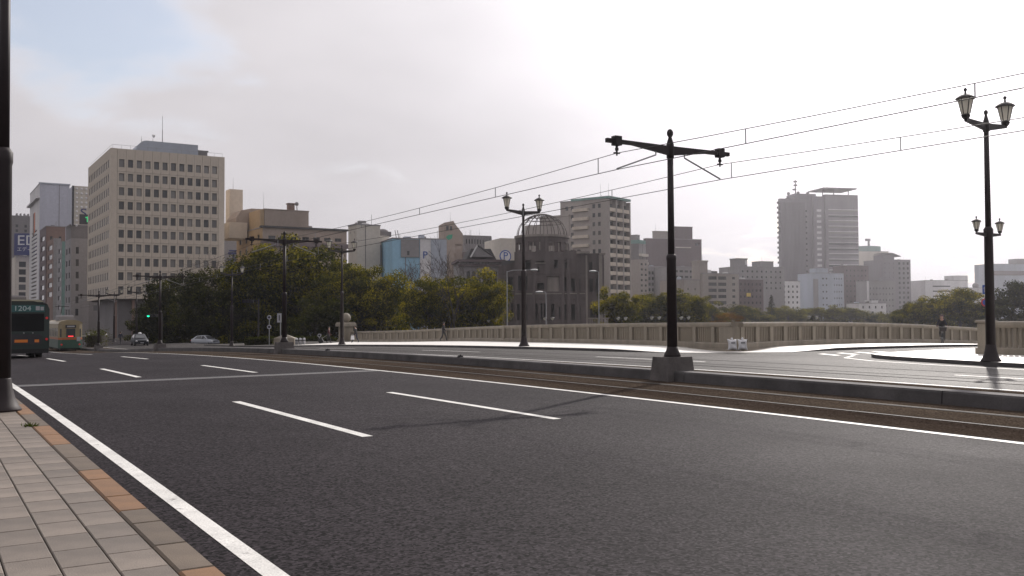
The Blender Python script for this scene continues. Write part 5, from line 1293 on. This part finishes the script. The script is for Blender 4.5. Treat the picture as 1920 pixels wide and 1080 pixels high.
# pointed conifer
x, y = gpos(1447, 300); o = empty('conifer', (x, y, GROUND_Z), 0, 'dark pointed conifer before the white flats', 'tree', 'small trees along the river bank')
zt_ = zat(1447, 552, 300)-GROUND_Z; g = np.random.default_rng(3); b = MB()
for k in range(1500):
    t = g.uniform(0, 1)**.7; a = g.uniform(0, 6.28); r = 3.2*t*g.uniform(.3, 1.0); z = zt_*(1-t*.9)
    p = Vector((r*math.cos(a), r*math.sin(a), z-.25*r)); dv = Vector((math.cos(a), math.sin(a), -.3))*.45; sd_ = Vector((-math.sin(a), math.cos(a), .2))*.16
    b.add([p-sd_, p+dv, p+sd_], [(0, 1, 2)])
b.build('crown', M['leaf_c'], o); b = MB(); b.tube([(0, 0, 0), (0, 0, zt_*.95)], [.3, .05], 7); b.build('trunk', M['bark'], o)
# bare trees
def bare_mesh(seed, h, spread, levels=5, upright=.75):
    q = random.Random(seed); b = MB()
    def grow(p, d, l, r, lev):
        n = 3; pts = [p]; c = p; dd_ = d
        for i in range(n):
            dd_ = (dd_+Vector((q.uniform(-.16, .16), q.uniform(-.16, .16), q.uniform(-.02, .10)))).normalized(); c = c+dd_*l/n; pts.append(c)
        b.tube(pts, [r*(1-.45*i/n) for i in range(n+1)], 7 if lev < 2 else 4, cap=False)
        if lev >= levels: return
        kids = q.choice((2, 3, 3)) if lev else 4
        for i in range(kids):
            a = q.uniform(0, 6.28); el = q.uniform(.35, .95)*spread
            e1 = dd_.orthogonal().normalized(); e2 = dd_.cross(e1)
            nd = (dd_*math.cos(el)+(e1*math.cos(a)+e2*math.sin(a))*math.sin(el)+Vector((0, 0, .18*upright))).normalized()
            s = pts[-1] if i < 2 else pts[q.choice((1, 2))]
            grow(s, nd, l*q.uniform(.58, .82), max(.026, r*.55*q.uniform(.8, 1.1)), lev+1)
    grow(Vector((0, 0, -.2)), Vector((0, 0, 1)), h*.42, h*.017, 0)
    return b
def bare(px, d, ptop, label, seed, spread=.9, m='twig', split=True, levels=5):
    x, y = gpos(px, d); zt = zat(px, ptop, d)-GROUND_Z; b = bare_mesh(seed, zt, spread, levels)
    mz = max(v[2] for v in b.v); s = zt/mz
    o = empty('bare_tree', (x, y, GROUND_Z), seed, label, 'tree', 'leafless trees on the far bank')
    t = MB(); t.tube([(0, 0, -.2), (0, 0, 1.0)], [.19, .16], 9); t.build('trunk', M['bark'], o)
    inst('branches', b.mesh('branches', M[m]), o, (0, 0, 0), (0, 0, 0), (s, s, s))
bare(848, 116, 442, 'tall leafless tree standing out left of the ruin', 21, .62, 'bark', levels=5)
bare(800, 165, 478, 'wide leafless tree before the white parking building', 33, 1.0, levels=6)
bare(770, 168, 492, 'leafless tree in front of the light blue building', 34, 1.0, levels=6)
bare(885, 170, 480, 'leafless tree in front of the gabled hall', 35, 1.0, levels=6)
bare(405, 185, 468, 'leafless tree before the right edge of the office block', 36, 1.05, levels=6)
bare(355, 188, 478, 'leafless tree in front of the office block, left of the other one', 37, 1.05, levels=6)
bare(440, 190, 474, 'leafless tree below the blue lettering, left of the hotel', 38, 1.05, levels=6)
bare(825, 172, 486, 'leafless tree between the parking building and the slanted tower', 41, 1.0, levels=6)
bare(785, 172, 486, 'leafless tree below the light blue and white walls', 42, 1.0, levels=6)
bare(1720, 260, 553, 'small leafless tree below the bluish building at the right', 39, 1.0, levels=5)

# clipped hedges
def hedge(px, d, ptop, w, depth, label, m='leaf_a', seed=1, rot=0.0, rough=.12):
    x, y = gpos(px, d); z0 = zg(x, y) if y < 130 else GROUND_Z; h = zat(px, ptop, d)-z0; g = np.random.default_rng(seed)
    o = empty('hedge', (x, y, z0), -YAW+rot, label, 'hedge', 'hedges at the end of the bridge'); b = MB(); n = int(900*w*.6)
    for k in range(n):
        u = g.uniform(-w/2, w/2); v = g.uniform(-depth/2, depth/2); z = g.uniform(.05, 1)
        s_ = g.integers(3)
        if s_ == 0: v = -depth/2
        elif s_ == 1: z = 1
        edge = 1-.25*(abs(u)/(w/2))**6
        p = Vector((u, v, z*h*edge+.06*math.sin(u*2.1)))+Vector(g.normal(size=3))*rough*.5
        t = Vector(g.normal(size=3)).normalized()*.085; q = t.cross(Vector(g.normal(size=3))).normalized()*.05
        b.add([p-t, p+q, p+t, p-q], [(0, 1, 2, 3)])
    b.build('foliage', M[m], o)
    b = MB(); b.box(-w/2+.2, -depth/2+.15, 0, w/2-.2, depth/2-.15, h*.86); b.build('stems', M['bark'], o)
hedge(490, 97, 633, 3.0, 1.6, 'rounded clipped hedge left of the stone block', 'leaf_a', 1)
hedge(588, 116, 632, 5.6, 1.5, 'long clipped hedge behind the white bollards', 'leaf_a', 2)
hedge(183, 118, 625, 2.2, 2.0, 'yellowish bush at the roadside beside the tram', 'leaf_b', 3, rough=.6)
hedge(456, 126, 642, 3.6, 1.5, 'low dark hedge right of the silver car', 'leaf_c', 4)
hedge(330, 165, 640, 12.0, 1.5, 'low dark hedge behind the taxi and the silver car', 'leaf_c', 5)
# pale panels of a fence seen between hedge and trees
x, y = gpos(552, 128); o = empty('site_fence', (x, y, GROUND_Z), -YAW, 'pale fence panels showing between the hedge and the dark trees', 'fence')
for k in range(4):
    b = MB(); b.box(k*1.55, 0, 0, k*1.55+1.4, .06, zat(552, 617, 128)-GROUND_Z); b.build('panel', M['bluegrey'], o)
b = MB()
for k in range(5): b.cyl((k*1.55-.08, .03, 0), (k*1.55-.08, .03, zat(552, 615, 128)-GROUND_Z), .04, n=6)
b.build('posts', M['steel'], o)
# ================================================================== vehicles
def paint(name, col, rough=.3): return mat(name, col, rough, var=.06, scale=1.5, coat=.3)
M['tail_red'] = emat('lamp_red', (.45, .02, .02), .25); M['tail_orange'] = emat('lamp_orange', (.55, .16, .02), .05); M['lamp_clear'] = mat('headlamp', (.7, .7, .72), .15)
def wheel(parent, x, y, r, w, side=1):
    b = MB(); b.tube([(-w/2, 0, 0), (-w/2+.02, 0, 0), (w/2-.02, 0, 0), (w/2, 0, 0)], [r*.9, r, r, r*.9], 20)
    o = b.build('wheel', M['black'], parent, loc=(x, y, r), smooth=False)
    b = MB(); b.tube([(side*(w/2+.001), 0, 0), (side*(w/2+.012), 0, 0)], [r*.6, r*.5], 14); b.build('rim', M['steel'], o)
    return o
def car(x, y, rz, label, body, roof_sign=False, name='car'):
    o = empty(name, (x, y, zg(x, y) if y < 130 else -2.29), rz, label, 'car', 'cars on the far lanes')
    # local axes: +y is the nose
    b = MB(); secs = [(-2.2, .55, .82, .72), (-2.12, .34, .92, .78), (-1.3, .24, .97, .84), (0, .22, .93, .85), (1.2, .24, .90, .84), (1.9, .28, .78, .80), (2.2, .42, .66, .66)]
    for yy, zl_, zh, w in secs:
        for u, v in ((-1, .0), (-1.02, .35), (-1.0, .75), (-.9, 1.0), (.9, 1.0), (1.0, .75), (1.02, .35), (1, .0)): b.v.append((u*w, yy, zl_+(zh-zl_)*v))
    for i in range(len(secs)-1):
        for k in range(8): b.f.append((i*8+k, i*8+(k+1) % 8, i*8+8+(k+1) % 8, i*8+8+k)); b.m.append(0)
    b.f.append(tuple(range(8))); b.m.append(0); e = (len(secs)-1)*8; b.f.append(tuple(e+k for k in range(8))[::-1]); b.m.append(0)
    body_o = b.build('body', body, o, smooth=True)
    b = MB(); cs = [(-1.95, .93, .70, .78), (-1.15, 1.38, .56, .70), (-.2, 1.45, .57, .72), (.45, 1.40, .55, .70), (1.25, .91, .70, .78)]
    for yy, z, wt, wb in cs:
        for u, v in ((-wb, .88), (-wt, z), (wt, z), (wb, .88)): b.v.append((u, yy, v if v == z else min(.90, z)))
    for i in range(len(cs)-1):
        for k in range(3): b.f.append((i*4+k, i*4+k+1, i*4+5+k, i*4+4+k)); b.m.append(0)
    b.build('cabin', body, o, smooth=True)
    for y0, z0, y1, z1, nm in ((1.20, .95, .50, 1.365, 'windscreen'), (-1.88, .985, -1.22, 1.35, 'rear_window')):
        b = MB(); b.add([(-.66, y0+.02, z0), (.66, y0+.02, z0), (.50, y1+.02, z1), (-.50, y1+.02, z1)], [(0, 1, 2, 3)]); w_ = b.build(nm, M['glass'], o); w_.location.z = .022
    for s in (-1, 1):
        b = MB(); b.add([(s*.765, 1.0, .95), (s*.765, .02, .95), (s*.60, .02, 1.375), (s*.60, .40, 1.365)], [(0, 1, 2, 3)]); b.build('side_window', M['glass'], o, loc=(s*.015, 0, 0))
        b = MB(); b.add([(s*.765, -.04, .95), (s*.765, -1.45, .95), (s*.59, -1.0, 1.345), (s*.61, -.04, 1.375)], [(0, 1, 2, 3)]); b.build('side_window', M['glass'], o, loc=(s*.015, 0, 0))
        b = MB(); b.sphere((s*.60, 2.10, .60), .15, 10, 6, sz=.6); b.build('headlight', M['lamp_clear'], o, smooth=True)
        b = MB(); b.box(s*.62-.13, -2.24, .66, s*.62+.13, -2.13, .80); b.build('tail_lamp', M['tail_red'], o)
        b = MB(); b.sphere((s*.93, .82, .98), .10, 8, 6, sz=.7); b.build('mirror', body, o, smooth=True)
        for yy in (1.35, -1.35): wheel(o, s*.74, yy, .31, .19, s)
    b = MB(); b.box(-.7, 2.13, .30, .7, 2.24, .48); b.build('bumper', body, o)
    b = MB(); b.box(-.40, 2.14, .56, .40, 2.20, .68); b.build('grille', M['ink'], o); b = MB(); b.box(-.20, 2.245, .34, .20, 2.255, .44); b.build('number_plate', M['sign_white'], o)
    if roof_sign:
        b = MB(); b.lathe([(.20, 0), (.22, .06), (.15, .17), (.02, .2)], 12); b.build('roof_lamp', M['lamp_clear'], o, loc=(0, .1, 1.45))
        b = MB(); b.box(-.35, .02, 1.45, .35, .18, 1.49); b.build('lamp_base', M['ink'], o)
    return o
M['paint_dark'] = mat('paint_dark_blue', (.016, .019, .026), .55, var=.06, spec=.25); M['paint_silver'] = paint('paint_silver', (.30, .32, .36))
x, y = gpos(262, 118); car(x, y, math.pi-R_(3), 'dark taxi with a roof lamp coming towards the camera', M['paint_dark'], True, 'taxi')
x, y = gpos(385, 140); car(x, y, math.pi+R_(28), 'silver car crossing in front of the dark trees', M['paint_silver'])

# city bus, seen from behind
M['bus_green'] = paint('bus_green', (.005, .018, .015), .5); M['bus_cream'] = paint('bus_cream', (.34, .31, .22), .45); M['bus_text'] = mat('bus_lettering', (.42, .50, .50), .5, var=.05)
M['teal'] = mat('bus_teal_panel', (.018, .085, .085), .5, var=.05)
bus = empty('bus', (4.08, 49.8, zg(4.0, 53)-.06), R_(0), 'dark green city bus seen from behind, half hidden by the near post', 'bus'); bus.scale = (.95, .95, .95)
b = MB(); n = 6; prof = [(-1.22, .40), (-1.24, 1.0), (-1.24, 2.55), (-1.15, 2.78), (-.9, 2.90), (.9, 2.90), (1.15, 2.78), (1.24, 2.55), (1.24, 1.0), (1.22, .40)]
b.prism_y(prof, 0, 10.4); b.build('body', M['bus_green'], bus)
b = MB(); b.prism_y([(-1.05, 2.905), (-.85, 3.02), (.85, 3.02), (1.05, 2.905)], .5, 10); b.build('roof', M['bus_cream'], bus)
b = MB(); b.cbox(-.7, 1.2, 3.021, .3, 3.4, 3.24, .08); b.build('air_conditioner', M['grey_dark'], bus)
b = MB(); b.add([(-1.0, -.012, 1.45), (1.0, -.012, 1.45), (1.0, -.012, 2.32), (-1.0, -.012, 2.32)], [(0, 1, 2, 3)]); b.build('rear_window', M['bus_glass'], bus)
b = MB(); b.box(-1.05, -.02, 2.40, 1.02, -.002, 2.74); rp = b.build('destination_panel', M['teal'], bus)
inst('lettering', text_mesh('1204', .34, M['bus_text'], .003), rp, (.03, -.028, 2.565), (R_(90), 0, 0)).scale = (1.15, 1, 1)
b = MB(); b.box(-.92, -.026, 2.46, -.80, -.021, 2.70); b.box(-.78, -.026, 2.46, -.66, -.021, 2.62); b.box(-.62, -.026, 2.46, -.50, -.021, 2.70); b.build('emblem', M['bus_text'], rp)
b = MB(); b.box(.62, -.026, 2.48, .80, -.021, 2.69); b.box(.83, -.026, 2.48, .98, -.021, 2.66); b.build('notice', M['sign_white'], rp)
b = MB(); b.box(-1.2, -.06, .36, 1.2, -.004, .58); b.build('bumper', M['black'], bus)
b = MB(); b.box(-1.0, -.014, .80, .9, -.002, 1.30); b.build('engine_cover', M['ink'], bus)
for x0, x1, nm in ((-.30, .28, 'tail_orange'), (.58, .78, 'tail_orange'), (-.86, -.66, 'tail_orange')): b = MB(); b.box(x0, -.03, .90, x1, -.015, 1.04); b.build('tail_lamp', M[nm], bus)
for s in (-1, 1):
    for z in (1.05, 2.1): b = MB(); b.cyl((s*1.12, -.002, z), (s*1.12, -.03, z), .06, n=12); b.build('tail_lamp', M['tail_red'], bus)
    for yy in (2.8, 8.0): wheel(bus, s*1.04, yy, .48, .28, s); 
    wheel(bus, s*.70, 2.8, .48, .26, s)
    for k in range(7): b = MB(); b.box(-.004, .8+k*1.32, 1.45, .004, 1.95+k*1.32, 2.35); b.build('side_window', M['glass'], bus, loc=(s*1.243, 0, 0))
for k, xx in enumerate((.1, .5)): b = MB(); b.sphere((xx, -.03, 1.36), .035, 8, 6); b.build('handle', M['steel'], bus)
b = MB(); b.tube([(-1.1, -.06, 2.78), (-.6, -.08, 2.92), (.5, -.08, 2.92), (1.1, -.06, 2.78)], .02, 5); b.build('roof_rail', M['black'], bus)

# tram on the nearer track, cream over green
M['tram_cream'] = paint('tram_cream', (.24, .19, .105), .5); M['tram_green'] = paint('tram_green', (.017, .062, .042), .5); M['tram_orange'] = paint('tram_orange', (.36, .10, .03), .5)
tr_ = empty('tram', (13.35, 107.5, zg(13.35, 110)), 0, 'old green and cream tram seen from behind, beside the bus', 'tram')
def hullp(w, z0, z1, y0, y1, mm, nm, bow=.35):
    b = MB(); pl2 = [(-w, y0+bow), (-w*.72, y0+.08), (0, y0), (w*.72, y0+.08), (w, y0+bow), (w, y1-bow), (w*.72, y1-.08), (0, y1), (-w*.72, y1-.08), (-w, y1-bow)]
    b.prism_z(pl2, z0, z1); return b.build(nm, M[mm], tr_)
hullp(1.14, .35, 1.22, 0, 12.5, 'tram_green', 'lower_body'); hullp(1.145, 1.221, 1.42, -.005, 12.505, 'tram_orange', 'waist_band'); hullp(1.14, 1.421, 2.85, 0, 12.5, 'tram_cream', 'upper_body')
b = MB(); n = 8; b.prism_y([(-1.16*math.cos(math.pi*k/n), 2.851+.42*math.sin(math.pi*k/n)) for k in range(n+1)], .15, 12.35); b.build('roof', M['tram_cream'], tr_)
b = MB(); b.cbox(-.75, 3.2, 3.20, .75, 6.4, 3.75, .12); b.build('roof_unit', M['grey_wall'], tr_)
b = MB(); b.tube([(0, 7.2, 3.3), (0, 8.2, 4.0), (0, 7.0, 4.7)], .03, 5); b.box(-.7, 6.95, 4.7, .7, 7.05, 4.76); b.build('pantograph', M['iron'], tr_)
for x0, x1, nm in ((-.42, .42, 'rear_window'), (-.98, -.50, 'rear_window'), (.50, .98, 'rear_window')):
    b = MB(); yy = -.01 if abs(x0) < .45 else .13; b.box(x0, yy-.02, 1.50, x1, yy+.05, 2.35); b.build(nm, M['glass'], tr_)
b = MB(); b.box(-.5, -.05, 2.44, .5, .1, 2.74); b.build('destination_box', M['ink'], tr_); b = MB(); b.box(-.36, -.058, 2.52, .36, -.051, 2.66); b.build('destination_sign', M['sign_white'], tr_)
b = MB(); b.box(-.25, -.06, 1.52, .25, -.035, 1.62); b.build('warning_lamp', emat('tram_red_lamp', (1.0, .05, .06), 1.4), tr_)
b = MB(); b.box(.58, .02, 1.05, .92, .1, 1.50); b.build('notice', M['sign_white'], tr_)
for s in (-1, 1):
    for k in range(8): b = MB(); b.box(-.006, .8+k*1.4, 1.55, .006, 1.85+k*1.4, 2.4); b.build('side_window', M['glass'], tr_, loc=(s*1.142, 0, 0))
    b = MB(); b.cyl((s*.85, .05, .72), (s*.85, -.0, .72), .09, n=12); b.build('tail_lamp', M['tail_red'], tr_)
for yy in (2.2, 3.8, 8.8, 10.4):
    for s in (-1, 1): wheel(tr_, s*.72, yy, .33, .12, s)
b = MB(); b.box(-.95, .3, .18, .95, 12.2, .36); b.build('underframe', M['black'], tr_)

# ================================================================== people
def person(name, loc, rz, label, joints, radii, edges, bands, group=None):
    """one continuous skinned figure; bands assign clothing by joint proximity: (material, list of joint names)"""
    names = list(joints); idx = {k: i for i, k in enumerate(names)}
    me = bpy.data.meshes.new(name); me.from_pydata([joints[k] for k in names], [(idx[a], idx[c]) for a, c in edges], [])
    ob_ = bpy.data.objects.new(name, me); COL.objects.link(ob_)
    ob_.modifiers.new('skin', 'SKIN'); 
    for i, k in enumerate(names):
        r = radii[k]; r = (r, r) if isinstance(r, (int, float)) else r
        me.skin_vertices[0].data[i].radius = r; me.skin_vertices[0].data[i].use_root = (k == 'pelvis')
    sb = ob_.modifiers.new('sub', 'SUBSURF'); sb.levels = 2; sb.render_levels = 2
    dg = bpy.context.evaluated_depsgraph_get(); m2 = bpy.data.meshes.new_from_object(ob_.evaluated_get(dg)); bpy.data.objects.remove(ob_)
    m2.materials.clear()
    mats_ = []
    for mm, ks in bands:
        m2.materials.append(mm); mats_.append([Vector(joints[k]) for k in ks])
    for p in m2.polygons:
        best, bi = 1e9, 0
        for i, vs in enumerate(mats_):
            for v in vs:
                dd_ = (p.center-v).length
                if dd_ < best: best, bi = dd_, i
        p.material_index = bi; p.use_smooth = True
    return inst(name, m2, None, loc, (0, 0, rz)) if label is None else pset(inst(name, m2, None, loc, (0, 0, rz)), label, 'person', group)
SK = mat('skin', (.36, .22, .16), .55, var=.05); HAIR = mat('hair_dark', (.02, .014, .011), .6); HAIRB = mat('hair_brown', (.09, .045, .022), .55)
BLK = mat('cloth_black', (.014, .014, .017), .9); NAVY = mat('cloth_navy', (.02, .025, .045), .9); GREY = mat('cloth_grey', (.06, .058, .06), .9); MAR = mat('cloth_maroon', (.06, .018, .022), .9); TAN = mat('cloth_tan', (.16, .11, .075), .9)
def walker(stride=.30, lean=.03, arm=.22):
    """mid-stride figure facing +x, 1.7 m tall"""
    J = {'pelvis': (0, 0, .93), 'waist': (lean*.5, 0, 1.10), 'chest': (lean, 0, 1.30), 'neck': (lean+.01, 0, 1.46), 'chin': (lean+.035, 0, 1.53), 'head': (lean+.03, 0, 1.60), 'crown': (lean+.015, 0, 1.665),
         'hipL': (.02, .10, .88), 'kneeL': (stride*.75, .10, .50), 'ankL': (stride, .10, .10), 'toeL': (stride+.16, .11, .055),
         'hipR': (-.02, -.10, .88), 'kneeR': (-stride*.25, -.10, .49), 'ankR': (-stride*1.0, -.10, .14), 'toeR': (-stride+.13, -.11, .05),
         'shL': (lean, .19, 1.39), 'elL': (lean-arm*.55, .24, 1.13), 'wrL': (lean-arm*.6, .23, .90), 'haL': (lean-arm*.5, .225, .80),
         'shR': (lean, -.19, 1.39), 'elR': (lean+arm*.35, -.24, 1.13), 'wrR': (lean+arm*1.0, -.22, .94), 'haR': (lean+arm*1.25, -.21, .86)}
    Rr = {'pelvis': (.15, .13), 'waist': (.145, .115), 'chest': (.165, .125), 'neck': .058, 'chin': .075, 'head': .098, 'crown': .085, 'hipL': .095, 'kneeL': .066, 'ankL': .046, 'toeL': .036, 'hipR': .095, 'kneeR': .066, 'ankR': .046, 'toeR': .036,
          'shL': .075, 'elL': .053, 'wrL': .040, 'haL': .036, 'shR': .075, 'elR': .053, 'wrR': .040, 'haR': .036}
    E_ = [('pelvis', 'waist'), ('waist', 'chest'), ('chest', 'neck'), ('neck', 'chin'), ('chin', 'head'), ('head', 'crown')]
    for s in 'LR': E_ += [('pelvis', 'hip'+s), ('hip'+s, 'knee'+s), ('knee'+s, 'ank'+s), ('ank'+s, 'toe'+s), ('chest', 'sh'+s), ('sh'+s, 'el'+s), ('el'+s, 'wr'+s), ('wr'+s, 'ha'+s)]
    return J, Rr, E_
def dress(top, legs, hair=HAIR):
    return [(top, ['pelvis', 'waist', 'chest', 'shL', 'shR', 'elL', 'elR', 'wrL', 'wrR']), (legs, ['hipL', 'hipR', 'kneeL', 'kneeR', 'ankL', 'ankR']), (BLK, ['toeL', 'toeR']), (SK, ['neck', 'chin', 'haL', 'haR']), (SK, ['head']), (hair, ['crown'])]
def hair_cap(parent, c, m, long=False):
    b = MB(); b.sphere((0, 0, 0), .112, 14, 10); 
    v = [(p[0]-.012, p[1], p[2]) for p in b.v]; b.v = [(x, y, z if z > -.03 or x < -.0 else -.0) for x, y, z in v]
    b.build('hair', m, parent, smooth=True, loc=(c[0]-.012, c[1], c[2]+.03))
    if long:
        b = MB(); b.tube([(c[0]-.06, c[1], c[2]+.02), (c[0]-.10, c[1], c[2]-.12), (c[0]-.11, c[1], c[2]-.30)], [.09, .10, .05], 10); b.build('hair', m, parent, smooth=True)
def put_walker(px, d, rz, label, top, legs, scale=1.0, walk_z=.125, **kw):
    x, y = gpos(px, d); z = zg(x, y)+walk_z
    J, Rr, E_ = walker(**kw); p = person('person', (x, y, z), rz, label, J, Rr, E_, dress(top, legs), 'people on the far pavement')
    hair_cap(p, J['head'], HAIR); p.scale = (scale,)*3; return p, J
TO_R = -YAW
put_walker(831, 84, TO_R, 'person in dark coat walking right along the far balustrade', BLK, GREY, .98)
p, J = put_walker(616, 95, TO_R, 'person in maroon top and dark trousers below the stone ball', MAR, BLK, .96, stride=.18)
x, y = gpos(604, 95); z = zg(x, y)+.125
o = empty('wheeled_bag', (x, y, z), TO_R, 'dark wheeled bag trailing behind the person in maroon', 'suitcase')
b = MB(); b.cbox(-.22, -.16, .06, .22, .16, .55, .05); b.build('case', M['black'], o, rot=(0, R_(-25), 0)); b = MB(); b.tube([(.05, 0, .55), (.55, 0, .86)], .015, 6); b.build('handle', M['steel'], o)
for s in (-1, 1): b = MB(); b.cyl((-.22, s*.12, .06), (-.22, s*.17, .06), .055, n=12); b.build('wheel', M['black'], o)
p, J = put_walker(667, 94, TO_R+R_(160), 'person in black walking left beside the far twin lantern post', BLK, NAVY, .99)
x, y = gpos(661, 93.6); z = zg(x, y)+.125
b = MB(); b.frust(-.17, -.09, .32, .17, .09, .72, .03, .03); o = pset(b.build('shopping_bag', M['bag'], loc=(x, y, z), rot=(0, 0, TO_R)), 'white shopping bag carried by the person in black', 'bag')
b = MB(); b.tube([(-.08, 0, .72), (-.05, 0, .84), (.05, 0, .84), (.08, 0, .72)], .012, 5); b.build('handles', M['bag'], o)
for px, rz, lb, top in ((199, 2.4, 'pedestrian in pale grey waiting beyond the tram', M['bag']), (226, .6, 'pedestrian in dark clothes between tram and taxi', NAVY)):
    put_walker(px, 128, rz, lb, top, BLK, 1.0, .0, stride=.12)

# cyclist on the branch bridge
x, y = gpos(1766, 57); zc_ = zg(x, y)+.12
CY = TO_R+R_(250)
bike = empty('bicycle', (x, y, zc_), CY, 'dark bicycle with a front basket ridden on the branch pavement', 'bicycle')
for yy in (-.52, .52):
    b = MB(); b.tube([(yy+.32*math.cos(t), 0, .335+.32*math.sin(t)) for t in np.linspace(0, 2*math.pi, 25)], .018, 6, cap=False); w_ = b.build('wheel', M['black'], bike)
    b = MB()
    for k in range(8): t = math.pi*k/8; b.cyl((yy+.31*math.cos(t), 0, .335+.31*math.sin(t)), (yy-.31*math.cos(t), 0, .335-.31*math.sin(t)), .003, n=3)
    b.cyl((yy, -.05, .335), (yy, .05, .335), .025, n=8); b.build('spokes', M['steel'], w_)
b = MB()
for p_, q_ in (((-.52, 0, .335), (-.08, 0, .30)), ((-.08, 0, .30), (.40, 0, .70)), ((-.08, 0, .30), (-.22, 0, .78)), ((-.52, 0, .335), (-.19, 0, .66)), ((.52, 0, .335), (.37, 0, .95)), ((-.2, 0, .62), (.39, 0, .76))): b.cyl(p_, q_, .018, n=7)
b.build('frame', mat('bike_paint', (.03, .035, .05), .4), bike)
b = MB(); b.tube([(.22, -.27, 1.0), (.34, -.20, 1.02), (.37, 0, .98), (.34, .20, 1.02), (.22, .27, 1.0)], .013, 6); b.build('handlebar', M['steel'], bike)
b = MB(); b.sphere((-.24, 0, .83), .13, 10, 6, sz=.35); b.cyl((-.22, 0, .76), (-.24, 0, .83), .015, n=6); b.build('saddle', M['black'], bike)
b = MB(); b.frust(.42, -.17, .76, .74, .17, .98, -.03, -.03); b.build('basket', M['iron'], bike)
for s in (-1, 1): b = MB(); b.box(-.10+s*.12-.05, s*.12-.045, .30-s*.12-.012, -.10+s*.12+.05, s*.12+.045, .30-s*.12+.012); b.build('pedal', M['black'], bike)
J = {'pelvis': (-.22, 0, .97), 'waist': (-.19, 0, 1.12), 'chest': (-.13, 0, 1.30), 'neck': (-.09, 0, 1.45), 'chin': (-.06, 0, 1.52), 'head': (-.07, 0, 1.60), 'crown': (-.085, 0, 1.665),
     'hipL': (-.16, .10, .92), 'kneeL': (.20, .11, .72), 'ankL': (.04, .12, .30), 'toeL': (.15, .12, .235), 'hipR': (-.16, -.10, .92), 'kneeR': (.16, -.11, .92), 'ankR': (-.18, -.12, .53), 'toeR': (-.07, -.12, .47),
     'shL': (-.12, .17, 1.38), 'elL': (.05, .22, 1.16), 'wrL': (.20, .26, 1.06), 'haL': (.26, .265, 1.03), 'shR': (-.12, -.17, 1.38), 'elR': (.05, -.22, 1.16), 'wrR': (.20, -.26, 1.06), 'haR': (.26, -.265, 1.03)}
_, Rr, E_ = walker()
p = person('person', (x, y, zc_), CY, 'person with long brown hair in dark coat riding a bicycle at right', J, Rr, E_, dress(BLK, GREY, HAIRB), 'people on the far pavement')
hair_cap(p, J['head'], HAIRB, True)
b = MB(); b.cbox(-.16, -.30, 1.0, .12, -.22, 1.22, .04); o = pset(b.build('shoulder_bag', M['black'], loc=(x, y, zc_), rot=(0, 0, CY)), 'dark shoulder bag worn by the cyclist', 'bag')
b = MB(); b.tube([(-.1, -.26, 1.22), (-.12, -.17, 1.46), (-.1, .05, 1.42)], .014, 5); b.build('strap', M['black'], o)

# ================================================================== air
hz = MB(); hz.box(-150, -70, -9.5, 980, 900, 92)
hm = bpy.data.materials.new('haze'); hm.use_nodes = True; t = hm.node_tree; t.nodes.clear()
ho = t.nodes.new('ShaderNodeOutputMaterial'); hv = t.nodes.new('ShaderNodeVolumePrincipled')
hv.inputs['Color'].default_value = (.93, .92, .97, 1); hv.inputs['Density'].default_value = .00016; hv.inputs['Anisotropy'].default_value = .78
t.links.new(hv.outputs[0], ho.inputs['Volume'])
pset(hz.build('haze', hm), 'thin bright haze filling the air over the river', 'haze', kind='stuff')
